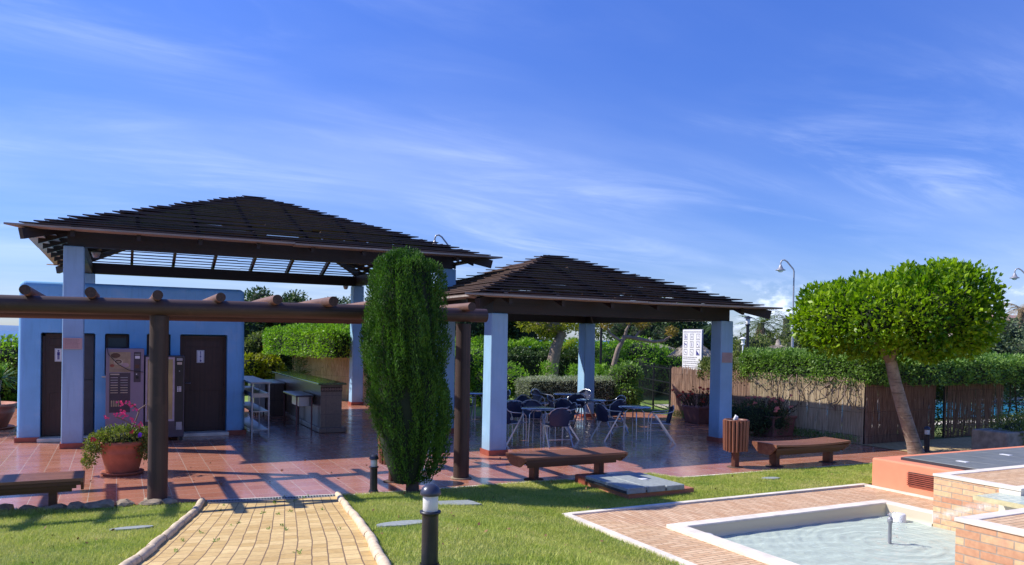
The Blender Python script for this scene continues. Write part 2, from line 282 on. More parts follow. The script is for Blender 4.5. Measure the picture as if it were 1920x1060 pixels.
# ------------------------------------------------------------------ mesh helpers
def tag(o, label=None, cat=None, group=None, kind=None):
    if label: o['label'] = label
    if cat: o['category'] = cat
    if group: o['group'] = group
    if kind: o['kind'] = kind
    return o
OFF = {}
def thing(name, label, cat, loc=(0, 0, 0), group=None):
    o = bpy.data.objects.new(name, None); o.empty_display_size = 0.2; C.objects.link(o); o.location = loc
    OFF[o.name] = Vector(loc); return tag(o, label, cat, group)
class MB:
    def __init__(s): s.v = []; s.f = []; s.mi = []; s.ms = []; s.sm = []; s.uv = {}
    def mat(s, m):
        if m not in s.ms: s.ms.append(m)
        return s.ms.index(m)
    def add(s, vs, fs, m, smooth=False):
        k = len(s.v); s.v += [tuple(x) for x in vs]; i = s.mat(m)
        for f in fs: s.f.append(tuple(k+j for j in f)); s.mi.append(i); s.sm.append(smooth)
        return s
    def hexa(s, p, m):   # 8 points: bottom 4 ccw, top 4 ccw
        return s.add(p, [(3, 2, 1, 0), (4, 5, 6, 7), (0, 1, 5, 4), (1, 2, 6, 5), (2, 3, 7, 6), (3, 0, 4, 7)], m)
    def box(s, a, b, m):
        x0, y0, z0 = a; x1, y1, z1 = b
        return s.hexa([(x0, y0, z0), (x1, y0, z0), (x1, y1, z0), (x0, y1, z0), (x0, y0, z1), (x1, y0, z1), (x1, y1, z1), (x0, y1, z1)], m)
    def obox(s, c, ax, ay, az, m):   # centre and half-axis vectors
        c, ax, ay, az = map(Vector, (c, ax, ay, az))
        return s.hexa([c-ax-ay-az, c+ax-ay-az, c+ax+ay-az, c-ax+ay-az, c-ax-ay+az, c+ax-ay+az, c+ax+ay+az, c-ax+ay+az], m)
    def bar(s, p, q, w, h, m, up=(0, 0, 1)):
        p, q, up = Vector(p), Vector(q), Vector(up); d = (q-p); l = d.length; d.normalize(); sd = d.cross(up)
        if sd.length < 1e-4: sd = d.cross(Vector((1, 0, 0)))
        sd.normalize(); u2 = sd.cross(d)
        return s.obox((p+q)/2, d*l/2, sd*w/2, u2*h/2, m)
    def tube(s, pts, rad, m, n=8, caps=True, capm=None):
        pts = [Vector(p) for p in pts]
        if isinstance(rad, (int, float)): rad = [rad]*len(pts)
        vs = []; prev = None
        for i, p in enumerate(pts):
            d = (pts[min(i+1, len(pts)-1)] - pts[max(i-1, 0)]).normalized()
            if prev is None:
                a = d.cross(Vector((0, 0, 1)))
                if a.length < 1e-3: a = d.cross(Vector((1, 0, 0)))
            else: a = prev - d*prev.dot(d)
            a.normalize(); prev = a; b = d.cross(a)
            for k in range(n):
                t = 2*math.pi*k/n; vs.append(p + (a*math.cos(t)+b*math.sin(t))*rad[i])
        fs = [(i*n+k, i*n+(k+1) % n, (i+1)*n+(k+1) % n, (i+1)*n+k) for i in range(len(pts)-1) for k in range(n)]
        s.add(vs, fs, m, True)
        if caps:
            s.add(vs[:n], [tuple(range(n))], capm or m); s.add(vs[-n:], [tuple(reversed(range(n)))], capm or m)
        return s
    def lathe(s, prof, c, m, n=24, smooth=True, jit=0.0):
        vs = []; cx, cy, cz = c
        for (r, z) in prof:
            for k in range(n):
                t = 2*math.pi*k/n; rr = r*(1+random.uniform(-jit, jit)); vs.append((cx+rr*math.cos(t), cy+rr*math.sin(t), cz+z+random.uniform(-jit, jit)*.3))
        fs = [(i*n+k, i*n+(k+1) % n, (i+1)*n+(k+1) % n, (i+1)*n+k) for i in range(len(prof)-1) for k in range(n)]
        return s.add(vs, fs, m, smooth)
    def build(s, name, parent=None, loc=None):
        me = bpy.data.meshes.new(name)
        base = Vector((0, 0, 0))
        if parent is not None: base = OFF.get(parent.name, base)
        if loc is not None: base = Vector(loc)
        b = tuple(base)
        me.from_pydata([(x[0]-b[0], x[1]-b[1], x[2]-b[2]) for x in s.v], [], s.f)
        for m in s.ms: me.materials.append(m)
        me.polygons.foreach_set('material_index', s.mi); me.polygons.foreach_set('use_smooth', s.sm)
        me.update()
        o = bpy.data.objects.new(name, me); C.objects.link(o)
        if parent is not None: o.parent = parent; OFF[o.name] = base
        else: OFF[o.name] = base; o.location = base
        return o
def bev(o, w=0.01, seg=2):
    bm = bmesh.new(); bm.from_mesh(o.data); bmesh.ops.remove_doubles(bm, verts=bm.verts, dist=1e-5)
    es = [e for e in bm.edges if len(e.link_faces) == 2 and e.calc_face_angle(0) > 0.6]
    bmesh.ops.bevel(bm, geom=es, offset=w, segments=seg, affect='EDGES', profile=0.5, clamp_overlap=True); bm.to_mesh(o.data); bm.free(); return o
def raw(name, V, Fq, mat, parent=None, loc=None, nside=4):
    me = bpy.data.meshes.new(name); base = np.array(tuple(OFF.get(parent.name, Vector((0, 0, 0)))) if parent is not None else (loc or (0, 0, 0)))
    V = V - base; n = len(V); k = len(Fq)
    me.vertices.add(n); me.vertices.foreach_set('co', V.astype(np.float32).ravel())
    me.loops.add(k*nside); me.loops.foreach_set('vertex_index', Fq.astype(np.int32).ravel())
    me.polygons.add(k); me.polygons.foreach_set('loop_start', np.arange(0, k*nside, nside, dtype=np.int32)); me.polygons.foreach_set('loop_total', np.full(k, nside, dtype=np.int32))
    me.update(calc_edges=True); me.materials.append(mat)
    o = bpy.data.objects.new(name, me); C.objects.link(o)
    if parent is not None: o.parent = parent
    else: o.location = tuple(base)
    OFF[o.name] = Vector(tuple(base)); return o
def addmesh(o, mb):      # join an MB into an existing raw object (same coordinates frame)
    bm = bmesh.new(); bm.from_mesh(o.data); base = OFF[o.name]
    vs = [bm.verts.new(Vector(v)-base) for v in mb.v]; k0 = len(o.data.materials)
    for m in mb.ms: o.data.materials.append(m)
    for f, mi, sm in zip(mb.f, mb.mi, mb.sm):
        try: q = bm.faces.new([vs[i] for i in f]); q.material_index = k0+mi; q.smooth = sm
        except ValueError: pass
    bm.to_mesh(o.data); bm.free(); return o
def unit(a): return a/np.maximum(np.linalg.norm(a, axis=1, keepdims=True), 1e-9)
def leaf_arrays(P, D, size, asp=0.45, droop=0.0, jit=0.8):
    n = len(P); d = unit(D + rng.normal(0, jit, (n, 3)) + np.array([0, 0, -droop]))
    s = unit(np.cross(d, rng.normal(0, 1, (n, 3)))); sz = (size*rng.uniform(0.6, 1.3, n))[:, None]
    nn = np.cross(d, s)
    a = P; b = P + d*sz*.5 + s*sz*asp*.5 + nn*sz*.06; c = P + d*sz; e = P + d*sz*.5 - s*sz*asp*.5 + nn*sz*.06
    V = np.stack([a, b, c, e], 1).reshape(-1, 3); Fq = np.arange(4*n).reshape(-1, 4); return V, Fq
def blob_pts(blobs, n, shell=(0.72, 1.04), rej=0.8):
    B = np.array(blobs, float)       # x y z rx ry rz
    area = (B[:, 3]*B[:, 4]*B[:, 5])**(2/3); pr = area/area.sum(); out = []; outd = []; tot = 0
    while tot < n:
        k = rng.choice(len(B), n, p=pr); d = unit(rng.normal(0, 1, (n, 3))); r = rng.uniform(*shell, n)[:, None]
        P = B[k, :3] + d*B[k, 3:]*r; keep = np.ones(n, bool)
        for i in range(len(B)):
            q = np.linalg.norm((P-B[i, :3])/B[i, 3:], axis=1); keep &= ~((q < rej) & (k != i))
        P = P[keep]; dd = unit((d/B[k, 3:])[keep]); out.append(P); outd.append(dd); tot += len(P)
    return np.concatenate(out)[:n], np.concatenate(outd)[:n]
def wob(P, amp, f):
    return amp*(np.sin(P[:, 0]*f+1.3*np.sin(P[:, 1]*f*.7+2))*np.sin(P[:, 1]*f*1.1+.7)*.6 + .4*np.sin(P[:, 2]*f*1.7+P[:, 0]*f*2.1) )
def box_pts(a, b, n, depth=0.18, amp=0.08, f=3.0, rnd=0.25, faces='xXyYZ'):
    a = np.array(a, float); b = np.array(b, float); s = b-a
    ar = {'x': s[1]*s[2], 'X': s[1]*s[2], 'y': s[0]*s[2], 'Y': s[0]*s[2], 'Z': s[0]*s[1]}
    w_ = np.array([ar[q] for q in faces]); k = rng.choice(len(faces), n, p=w_/w_.sum()); P = a + rng.uniform(0, 1, (n, 3))*s; D = np.zeros((n, 3))
    for i, q in enumerate(faces):
        sel = k == i; ax = {'x': 0, 'y': 1, 'z': 2}[q.lower()]; hi = q.isupper()
        P[sel, ax] = b[ax] if hi else a[ax]; D[sel, ax] = 1 if hi else -1
    c = (a+b)/2; h = s/2; q = (P-c); e = np.abs(q)-(h-rnd); e = np.maximum(e, 0); e[:, 2] = np.where(q[:, 2] < 0, 0, e[:, 2])
    L_ = np.linalg.norm(e, axis=1, keepdims=True); over = L_ > rnd*0.999
    e2 = np.where(over, e/np.maximum(L_, 1e-6)*rnd, e); P = P - np.sign(q)*(e-e2)
    D = unit(D + np.sign(q)*e*1.5)
    P = P + D*(wob(P, amp, f)[:, None] - rng.uniform(0, 1, (n, 1))**1.5*depth + rng.normal(0, .015, (n, 1)))
    return P, D
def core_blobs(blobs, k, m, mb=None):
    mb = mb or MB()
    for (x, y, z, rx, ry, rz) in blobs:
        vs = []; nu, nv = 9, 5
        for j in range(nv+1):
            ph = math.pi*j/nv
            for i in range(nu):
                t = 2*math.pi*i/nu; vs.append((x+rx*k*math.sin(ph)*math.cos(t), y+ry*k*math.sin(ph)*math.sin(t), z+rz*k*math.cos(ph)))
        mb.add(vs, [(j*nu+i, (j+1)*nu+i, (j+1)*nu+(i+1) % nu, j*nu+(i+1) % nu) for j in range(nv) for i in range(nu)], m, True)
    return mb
def foliage(name, P, D, size, mat, parent=None, loc=None, asp=0.45, droop=0.0, jit=0.8, core=None):
    V, Fq = leaf_arrays(P, D, size, asp, droop, jit); o = raw(name, V, Fq, mat, parent, loc)
    if core: addmesh(o, core)
    return o
# ================================================================== SETTING
def lawnz(u, v):
    d = max(0.0, 10.55-v); x = min(1, max(0, (5.0-u)/2.4)); return 0.113*d*x*x*(3-2*x)
def struct(o, label=None, kind='structure'): o['kind'] = kind; return o
EARTH = Mat('dry_turf'); _a = EARTH.noise(0.5, 6); _b = EARTH.noise(14, 5)
EARTH.col(EARTH.mix(0.5, EARTH.ramp(_a, [(0.35, (0.09, 0.14, 0.03)), (0.65, (0.17, 0.21, 0.06))]), EARTH.ramp(_b, [(0.3, (0.06, 0.10, 0.02)), (0.7, (0.22, 0.27, 0.08))]))); EARTH.rough(0.95); EARTH.bump(_b, 0.6, 0.02); EARTH = EARTH.m
LAWN = Mat('lawn_soil'); _a = LAWN.noise(1.1, 6); _b = LAWN.noise(40, 5)
LAWN.col(LAWN.mix(0.5, LAWN.ramp(_a, [(0.35, (0.10, 0.16, 0.02)), (0.65, (0.20, 0.24, 0.05))]), LAWN.ramp(_b, [(0.3, (0.06, 0.10, 0.015)), (0.7, (0.26, 0.30, 0.07))]))); LAWN.rough(0.95); LAWN.bump(_b, 0.6, 0.02); LAWN = LAWN.m
G = MB(); zg = -0.02
PU0, PU1, PV0, PV1 = 5.95, 9.4, 2.9, 7.12     # pool opening
for (x0, y0, x1, y1) in ((-300, -60, PU0-.1, 120), (PU1+.12, -60, 400, 120), (PU0-.1, PV1+.1, PU1+.12, 120), (PU0-.1, -60, PU1+.12, PV0)):
    G.add([(x0, y0, zg), (x1, y0, zg), (x1, y1, zg), (x0, y1, zg)], [(0, 1, 2, 3)], EARTH)
G.add([(-300, 120, zg), (400, 120, zg), (420, 180, -9), (-330, 170, -9)], [(0, 1, 2, 3)], EARTH)
G.add([(400, -60, zg), (460, -60, -9), (420, 180, -9), (400, 120, zg)], [(0, 1, 2, 3)], EARTH)
struct(G.build('ground'))
SEA = Mat('sea_water'); SEA.col((0.02, 0.10, 0.22)); SEA.rough(0.3); SEA.bump(SEA.noise(0.3, 5), 0.3, 0.3); SEA = SEA.m
struct(MB().add([(-15000, -15000, -6), (22000, -15000, -6), (22000, 22000, -6), (-15000, 22000, -6)], [(0, 1, 2, 3)], SEA).build('sea'))
HILL = plain('hazy_far_hill', (0.10, 0.19, 0.34), 1.0, var=0.1, scale=0.002)  # distance haze is put into the bluish hill colour
hb = MB(); pts = []
for i in range(41):
    t = i/40; az = R(-36+t*34); d = 9000; hgt = 150*math.sin(math.pi*t)**0.8*(0.8+0.2*math.sin(t*21))
    pts.append((d*math.sin(az), d*math.cos(az), hgt))
vs = []
for (x, y, h) in pts: vs += [(x, y, -8), (x*1.08, y*1.08, h), (x*1.2, y*1.2, -8)]
hb.add(vs, [(3*i, 3*i+3, 3*i+4, 3*i+1) for i in range(40)]+[(3*i+1, 3*i+4, 3*i+5, 3*i+2) for i in range(40)], HILL, True)
struct(hb.build('hill'))
# plaza slab (tiles) with its pale edge stones
P_ = [(-14, 11.35), (-1.6, 11.3), (-0.6, 11.05), (0.9, 10.78), (2.75, 10.55), (7.9, 10.45), (8.15, 9.95), (12.6, 9.84), (14.6, 10.25), (14.62, 19.9), (8.8, 19.9), (8.8, 26.0), (-14, 26.0)]
pz = MB(); n = len(P_)
pz.add([(x, y, 0.0) for x, y in P_]+[(x, y, -0.08) for x, y in P_], [tuple(range(n))]+[((i+1) % n, i, i+n, (i+1) % n+n) for i in range(n)], TILE)
struct(pz.build('plaza_floor'))
eb = MB()
for a, b in ((P_[4], P_[5]), (P_[5], P_[6]), (P_[6], P_[7]), (P_[7], P_[8])):
    d = Vector((b[0]-a[0], b[1]-a[1], 0)); nrm = Vector((d.y, -d.x, 0)).normalized()
    c1 = Vector((a[0], a[1], -.03)); c2 = Vector((b[0], b[1], -.03)); eb.bar(c1+nrm*.035, c2+nrm*.035, 0.06, 0.08, WHITE_ST)
struct(eb.build('plaza_edging'))
# path centre data
PR = [(2.72, 10.56), (2.46, 9.26), (2.2, 7.8), (1.98, 6.63), (1.79, 5.78), (1.62, 5.0), (1.4, 4.1), (1.1, 3.0), (0.6, 1.4)]
PL = [(1.0, 10.80), (0.82, 9.78), (0.6, 8.66), (0.37, 7.55), (0.2, 6.7), (0.0, 5.9), (-0.25, 5.0), (-0.6, 3.8), (-1.1, 2.2)]
def resample(pl, k):
    pl = [Vector((x, y, 0)) for x, y in pl]; ds = [0]
    for i in range(1, len(pl)): ds.append(ds[-1]+(pl[i]-pl[i-1]).length)
    out = []
    for j in range(k):
        t = ds[-1]*j/(k-1); i = max(q for q in range(len(ds)) if ds[q] <= t+1e-9); i = min(i, len(pl)-2); f = (t-ds[i])/(ds[i+1]-ds[i])
        out.append(pl[i].lerp(pl[i+1], f))
    return out
K = 60; rp = resample(PR, K); lp = resample(PL, K); W_ = 8
pv = MB(); vs = []; uvs = []
for j in range(K):
    s_ = 9.3*j/(K-1)
    for i in range(W_+1):
        q = lp[j].lerp(rp[j], i/W_); vs.append((q.x, q.y, lawnz(q.x, q.y)+0.008)); uvs.append((s_, (i/W_)*1.68))
pv.add(vs, [(j*(W_+1)+i+1, j*(W_+1)+i, (j+1)*(W_+1)+i, (j+1)*(W_+1)+i+1) for j in range(K-1) for i in range(W_)], PAVE, True)
po = pv.build('garden_path'); ul = po.data.uv_layers.new(name='UVMap')
for lo in po.data.loops: ul.data[lo.index].uv = uvs[lo.vertex_index]
struct(po)
def curb(side, name):
    mb = MB(); pts = resample(side, 17)[:-1]
    sgn = 1 if side is PR else -1
    for i in range(len(pts)-1):
        a, b = pts[i], pts[i+1]; d = (b-a).normalized(); o = Vector((-d.y, d.x, 0))*0.0*sgn
        a2 = a+o+d*.002; b2 = b+o-d*.002
        za, zb = lawnz(a2.x, a2.y)+.02, lawnz(b2.x, b2.y)+.02; j = random.uniform(-.008, .008)
        mb.tube([(a2.x+j, a2.y, za), ((a2.x+b2.x)/2+j, (a2.y+b2.y)/2, (za+zb)/2+.006), (b2.x+j, b2.y, zb)], [0.042, 0.044, 0.042], CURB, 10)
    return mb.build(name)
for s_, l_ in ((PR, 'pale rounded stone kerb on the right side of the yellow path'), (PL, 'pale rounded stone kerb on the left side of the yellow path')):
    o = curb(s_, 'path_kerb'); tag(o, l_, 'kerb', 'kerbs of the yellow path')
# drain grate at the path's far end
dg = MB(); a = Vector((1.06, 10.70, .012)); b = Vector((2.68, 10.47, .012)); d = (b-a).normalized(); o_ = Vector((d.y, -d.x, 0))
dg.bar(a, b, 0.11, 0.012, BLACK)
for k in (-1, 1): dg.bar(a+o_*.06*k+Vector((0, 0, .004)), b+o_*.06*k+Vector((0, 0, .004)), 0.018, 0.02, GREYP)
nn_ = 44
for i in range(nn_): 
    q = a.lerp(b, (i+.5)/nn_)+Vector((0, 0, .008)); dg.bar(q-o_*.055, q+o_*.055, 0.012, 0.012, GREYST)
tag(dg.build('drain_grate'), 'narrow grey drain grate across the far end of the yellow path', 'drain')
sb = MB(); sb.bar(a+Vector((0, .1, -.02)), b+Vector((0, .1, -.02)), .07, .05, WHITE_ST); struct(sb.build('path_edging'))

# fountain walkway, pool, water
wk = MB(); z0 = 0.004
wk.add([(5.08, 1.0, z0), (5.78, 1.0, z0), (5.78, 7.27, z0), (5.08, 8.27, z0)], [(0, 1, 2, 3)], WALKX)
wk.add([(5.08, 8.27, z0), (5.78, 7.27, z0), (9.45, 7.27, z0), (10.5, 8.2, z0)], [(0, 1, 2, 3)], WALKY)
wk.add([(9.45, 7.27, z0), (9.56, 6.2, z0), (10.5, 6.2, z0), (10.5, 8.2, z0)], [(0, 1, 2, 3)], WALKX)
struct(wk.build('fountain_walkway'))
we = MB()
we.box((4.98, 1.0, -.06), (5.075, 8.36, .022), WHITE_ST); we.box((5.078, 8.27, -.06), (10.49, 8.36, .024), WHITE_ST); we.box((10.40, 6.5, -.06), (10.495, 8.265, .021), WHITE_ST)
struct(we.build('walkway_edging'))
pt = thing('fountain_pool', 'shallow rectangular fountain pool with white rim and pale tiled basin', 'fountain', (7.7, 5.2, 0))
rm = MB(); rw = .17; zt = .05
rm.box((PU0-rw, PV0, -.1), (PU0, PV1+rw, zt), WHITE_ST); rm.box((PU0+.001, PV1, -.1), (PU1+.15, PV1+rw, zt+.001), WHITE_ST); rm.box((PU1+.001, 6.2, -.1), (PU1+.15, PV1-.001, zt), WHITE_ST)
rm.box((PU0-rw, PV0-rw, -.1), (6.6, PV0-.001, zt+.001), WHITE_ST); bev(rm.build('rim', pt), .008, 2)
BASIN = Mat('pool_basin'); _z = BASIN.n('ShaderNodeSeparateXYZ'); BASIN.l(BASIN.pos(), _z.inputs[0]); _q = BASIN.noise(8, 5)
BASIN.col(BASIN.mix(BASIN.mr(BASIN.m2('ADD', _z.outputs[2], BASIN.m2('MULTIPLY', _q, .03)), -.13, -.05, 0, 1), BASIN.ramp(_q, [(0.3, (0.74, 0.78, 0.66)), (0.7, (0.88, 0.90, 0.80))]), (0.66, 0.58, 0.42))); BASIN.rough(0.6); BASIN = BASIN.m
bs = MB(); zb = -.38
bs.add([(PU0, PV0, zb), (12, PV0, zb), (12, PV1, zb), (PU0, PV1, zb)], [(0, 1, 2, 3)], BASIN)
bs.add([(PU0+.004, PV0, zb), (PU0+.004, PV1, zb), (PU0+.004, PV1, -.09), (PU0+.004, PV0, -.09)], [(0, 1, 2, 3)], BASIN)
bs.add([(PU0, PV1-.004, zb), (PU1+.1, PV1-.004, zb), (PU1+.1, PV1-.004, .03), (PU0, PV1-.004, .03)], [(0, 1, 2, 3)], BASIN)
bs.add([(PU0+.003, PV0, -.1), (PU0+.003, PV1, -.1), (PU0+.003, PV1, .03), (PU0+.003, PV0, .03)], [(3, 2, 1, 0)], BASIN)
bs.add([(PU1, 6.443, zb), (PU1, PV1, zb), (PU1, PV1, .03), (PU1, 6.443, .03)], [(3, 2, 1, 0)], BASIN)
bs.build('basin', pt)
WATER = Mat('fountain_water'); WATER.col((0.92, 0.98, 0.95)); WATER.rough(0.03); WATER.b.inputs['Transmission Weight'].default_value = 1; WATER.b.inputs['IOR'].default_value = 1.33
_w1 = WATER.noise(6, 4, rough=0.55, sc3=(1, 2.0, 1)); _w2 = WATER.n('ShaderNodeTexWave', wave_type='RINGS', rings_direction='Z'); _wm = WATER.n('ShaderNodeMapping'); WATER.l(WATER.pos(), _wm.inputs[0]); _wm.inputs['Location'].default_value = (-8.07, -6.05, 0)
WATER.l(_wm.outputs[0], _w2.inputs[0]); _w2.inputs['Scale'].default_value = 2.6; _w2.inputs['Distortion'].default_value = 5; _w2.inputs['Detail'].default_value = 3
WATER.bump(WATER.m2('ADD', _w1, WATER.m2('MULTIPLY', _w2.outputs[0], .25)), 1.0, 0.045)
_lp = WATER.n('ShaderNodeMixShader'); _df = WATER.n('ShaderNodeBsdfDiffuse'); _df.inputs[0].default_value = (0.78, 0.90, 0.77, 1); _lp.inputs[0].default_value = 0.5
_b2 = WATER.n('ShaderNodeBump'); _b2.inputs['Strength'].default_value = 1; _b2.inputs['Distance'].default_value = .011; WATER.l(WATER.m2('ADD', _w1, WATER.m2('MULTIPLY', _w2.outputs[0], .3)), _b2.inputs['Height']); WATER.l(_b2.outputs[0], _df.inputs['Normal'])
_o = [q for q in WATER.t.nodes if q.type == 'OUTPUT_MATERIAL'][0]; WATER.l(WATER.b.outputs[0], _lp.inputs[1]); WATER.l(_df.outputs[0], _lp.inputs[2])
WATER.l(_lp.outputs[0], _o.inputs[0]); WATER = WATER.m
nx, ny = 90, 110; xs = np.linspace(PU0+.005, PU1-.005, nx); ys = np.linspace(PV0, PV1-.006, ny); X, Y = np.meshgrid(xs, ys)
rr = np.hypot(X-8.07, Y-6.05); Z = -.12 + .006*np.sin(rr*26)*np.exp(-rr*.9) + .003*np.sin(X*17+2*np.sin(Y*9)) + .003*np.sin(Y*21+X*6)
V = np.stack([X, Y, Z], -1).reshape(-1, 3); ii = np.arange(nx*ny).reshape(ny, nx); Fq = np.stack([ii[:-1, :-1], ii[:-1, 1:], ii[1:, 1:], ii[1:, :-1]], -1).reshape(-1, 4)
wo = raw('water', V, Fq, WATER); wo.data.polygons.foreach_set('use_smooth', [True]*len(Fq)); struct(wo)
# nozzle with its jet
nz = thing('fountain_nozzle', 'slim metal fountain nozzle standing in the pool with a small jet of water', 'fountain nozzle', (8.07, 6.05, -.38))
MB().lathe([(0, 0), (.10, 0), (.10, .02), (.035, .04), (.022, .08), (.02, .5), (.03, .51), (.03, .56), (.012, .58), (0, .58)], (8.07, 6.05, -.38), GREYP, 14).build('pipe', nz)
SPRAY = Mat('water_spray'); SPRAY.col((0.85, 0.9, 0.95)); SPRAY.rough(0.1); SPRAY.b.inputs['Transmission Weight'].default_value = .7; SPRAY = SPRAY.m
n = 170; t = rng.uniform(0, 1, n); az_ = rng.normal(-2.0, .5, n); vx = rng.uniform(.25, .75, n)
P = np.stack([8.07+np.cos(az_)*vx*t*.55, 6.05+np.sin(az_)*vx*t*.35, .2+t*.35*1.0-t*t*.62+rng.normal(0, .012, n)], 1)
V, Fq = leaf_arrays(P, rng.normal(0, 1, (n, 3)), 0.014, .8); raw('water_jet', V, Fq, SPRAY, nz)['kind'] = 'stuff'
for q, l in (((6.08, 6.93), 'white drum shaped pool light at the near left corner of the fountain'), ((9.22, 6.78), 'white tapered pool light at the far right corner of the fountain')):
    mb = MB(); mb.lathe([(.0, .0), (.105, .0), (.082, .335), (.072, .345), (0, .345)], (q[0], q[1], -.36), WHITE, 20)
    tag(mb.build('pool_light', None, (q[0], q[1], -.36)), l, 'pool light', 'pool lights in the fountain')

# cascade blocks
def block(label, u0, v0, u1, v1, zt, bl, bf, cop=.13, zb=-.36, name='brick_planter_wall', marble=None):
    t = thing(name, label, 'brick block', (u0, v0, 0)); mb = MB()
    def wall(p, q, z1, m): mb.add([(p[0], p[1], zb), (q[0], q[1], zb), (q[0], q[1], z1), (p[0], p[1], z1)], [(0, 1, 2, 3)], m)
    vm = marble if marble else v0
    wall((u0, v1), (u0, vm), zt-.035, bl); wall((u0, v0), (u1, v0), zt-.035, bf if not marble else WHITE_ST); wall((u1, v0), (u1, v1), zt-.035, bl); wall((u1, v1), (u0, v1), zt-.035, bf)
    if marble: wall((u0, vm), (u0, v0), zt-.035, WHITE_ST)
    mb.add([(u0, v0, zt-.036), (u1, v0, zt-.036), (u1, v1, zt-.036), (u0, v1, zt-.036)], [(0, 1, 2, 3)], WALKX)
    mb.build('brickwork', t)
    cp = MB(); e = .012
    cp.box((u0-e, v0-e, zt-.034), (u0+cop, v1+e, zt), WHITE_ST); cp.box((u0+cop+.001, v1-cop, zt-.034), (u1, v1+e, zt-.001), WHITE_ST); cp.box((u0+cop+.001, v0-e, zt-.034), (u1, v0+cop, zt-.001), WHITE_ST)
    bev(cp.build('coping', t), .006, 2); pb = MB(); pb.add([(u0+cop, v0+cop, zt-.012), (u1, v0+cop, zt-.012), (u1, v1-cop, zt-.012), (u0+cop, v1-cop, zt-.012)], [(0, 1, 2, 3)], WALKX); pb.build('top_paving', t)
block('brick block with white stained face and marble end beside the water spout', 9.4, 5.35, 14, 6.43, .56, BRKS, BRKY, marble=5.6, name='fountain_block')
block('large near brick block with pale worn coping at the bottom right corner', 6.45, -1.5, 12, 4.2, .73, BRKX, BRKY, cop=.12, name='fountain_block')
ch = thing('cascade_channel', 'raised water channel with a yellowish stone lip spilling between the brick blocks', 'water channel', (9.4, 4.8, .3))
YST = plain('stained_travertine', (0.62, 0.54, 0.30), 0.5, var=0.2, scale=8, bump=.2)
mb = MB(); mb.box((8.9, 4.25, .42), (9.39, 5.6, .47), YST); mb.box((9.392, 4.25, .33), (14, 5.345, .44), YST); mb.build('stone_lip', ch)
mb = MB(); mb.add([(9.4, 4.3, -.36), (9.4, 5.348, -.36), (9.4, 5.348, .33), (9.4, 4.3, .33)], [(3, 2, 1, 0)], BRKX); mb.build('support_wall', ch)
mb = MB(); mb.box((8.93, 4.28, .4705), (9.385, 5.57, .4725), WATER); mb.box((9.386, 4.28, .4405), (13.9, 5.34, .4725), WATER); mb.build('channel_water', ch)

# salmon pump house box with lid and vent
ob = thing('pump_box', 'low salmon plastered box with a grey board lid and a slatted vent', 'pump box', (10.5, 8.2, 0))
bev(MB().box((10.5, 6.44, -.05), (15.2, 8.22, .45), ORANGE).build('plaster_box', ob), .03, 3)
lb = MB()
for i in range(7):
    u0 = 10.74+i*.58; lb.box((u0, 6.66, .455), (u0+.572, 7.86, .50), LID if i != 2 else LID)
bev(lb.build('lid', ob), .006, 1); MB().box((10.72, 6.64, .452), (14.82, 7.88, .489), LIDEDGE).build('lid_frame', ob)
vn = MB(); vn.box((10.485, 7.12, .13), (10.499, 7.58, .33), BARKD)
for i in range(7): vn.box((10.47, 7.11, .135+i*.028), (10.486, 7.59, .148+i*.028), TERRA)
vn.build('vent', ob)
for (x, y) in ((11.1, 7.1), (12.5, 7.3), (13.9, 7.45)):
    bev(MB().box((x, y, .501), (x+.09, y+.16, .508), WHITE).build('lid_handle', ob), .002, 1)

# manhole box at the plaza edge
mo = thing('access_hatch', 'low terracotta box with a grey flat lid at the plaza edge', 'hatch', (6.9, 9.4, 0))
MB().box((6.34, 8.84, -.03), (7.5, 10.12, .075), plain('hatch_terracotta', (0.46, 0.17, 0.10), .7)).build('frame', mo)
bev(MB().box((6.3, 9.9, -.03), (6.56, 10.2, .13), TERRA).build('side_step', mo), .01, 1)
lbx = MB()
for i in range(3): lbx.box((6.28+i*.34, 8.78, .078+.0), (6.6+i*.34, 9.86, .165-.012*(i == 2)), GREYST)
lbx.box((6.279, 8.785, .079), (7.28, 9.855, .13), LIDEDGE); bev(lbx.build('lid', mo), .008, 1)
MB().box((6.88, 9.25, .1655), (6.99, 9.36, .169), WHITE).build('label_plate', mo)
for (u, v, a, b, l) in ((3.86, 9.18, .62, .40, 'rectangular grey cover set in the lawn beside the cypress'), (2.46, 7.1, .26, .16, 'small oval grey cover in the lawn near the path'), (9.45, 9.28, .17, .12, 'small round grey cover in the lawn in front of the litter bin'), (0.14, 8.65, .20, .11, 'small dark cover in the left lawn')):
    z = lawnz(u, v); s = -0.113 if u < 3 else -.07; mb = MB()
    if a > .5: mb.hexa([(u-a/2, v-b/2, z-s*b/2-.02), (u+a/2, v-b/2, z-s*b/2-.06), (u+a/2, v+b/2, z+s*b/2-.05), (u-a/2, v+b/2, z+s*b/2-.02), (u-a/2, v-b/2, z-s*b/2+.03), (u+a/2, v-b/2, z-s*b/2-.005), (u+a/2, v+b/2, z+s*b/2+.0), (u-a/2, v+b/2, z+s*b/2+.03)], GREYST)
    else:
        n = 18; vs = [(u+a*math.cos(6.283*k/n), v+b*math.sin(6.283*k/n), z+s*b*math.sin(6.283*k/n)+.022) for k in range(n)]; mb.add(vs+[(x, y, q-.03) for x, y, q in vs], [tuple(range(n))]+[(k, k+n, (k+1) % n+n, (k+1) % n) for k in range(n)], GREYST)
    tag(mb.build('lawn_cover'), l, 'cover', 'covers set in the lawn')

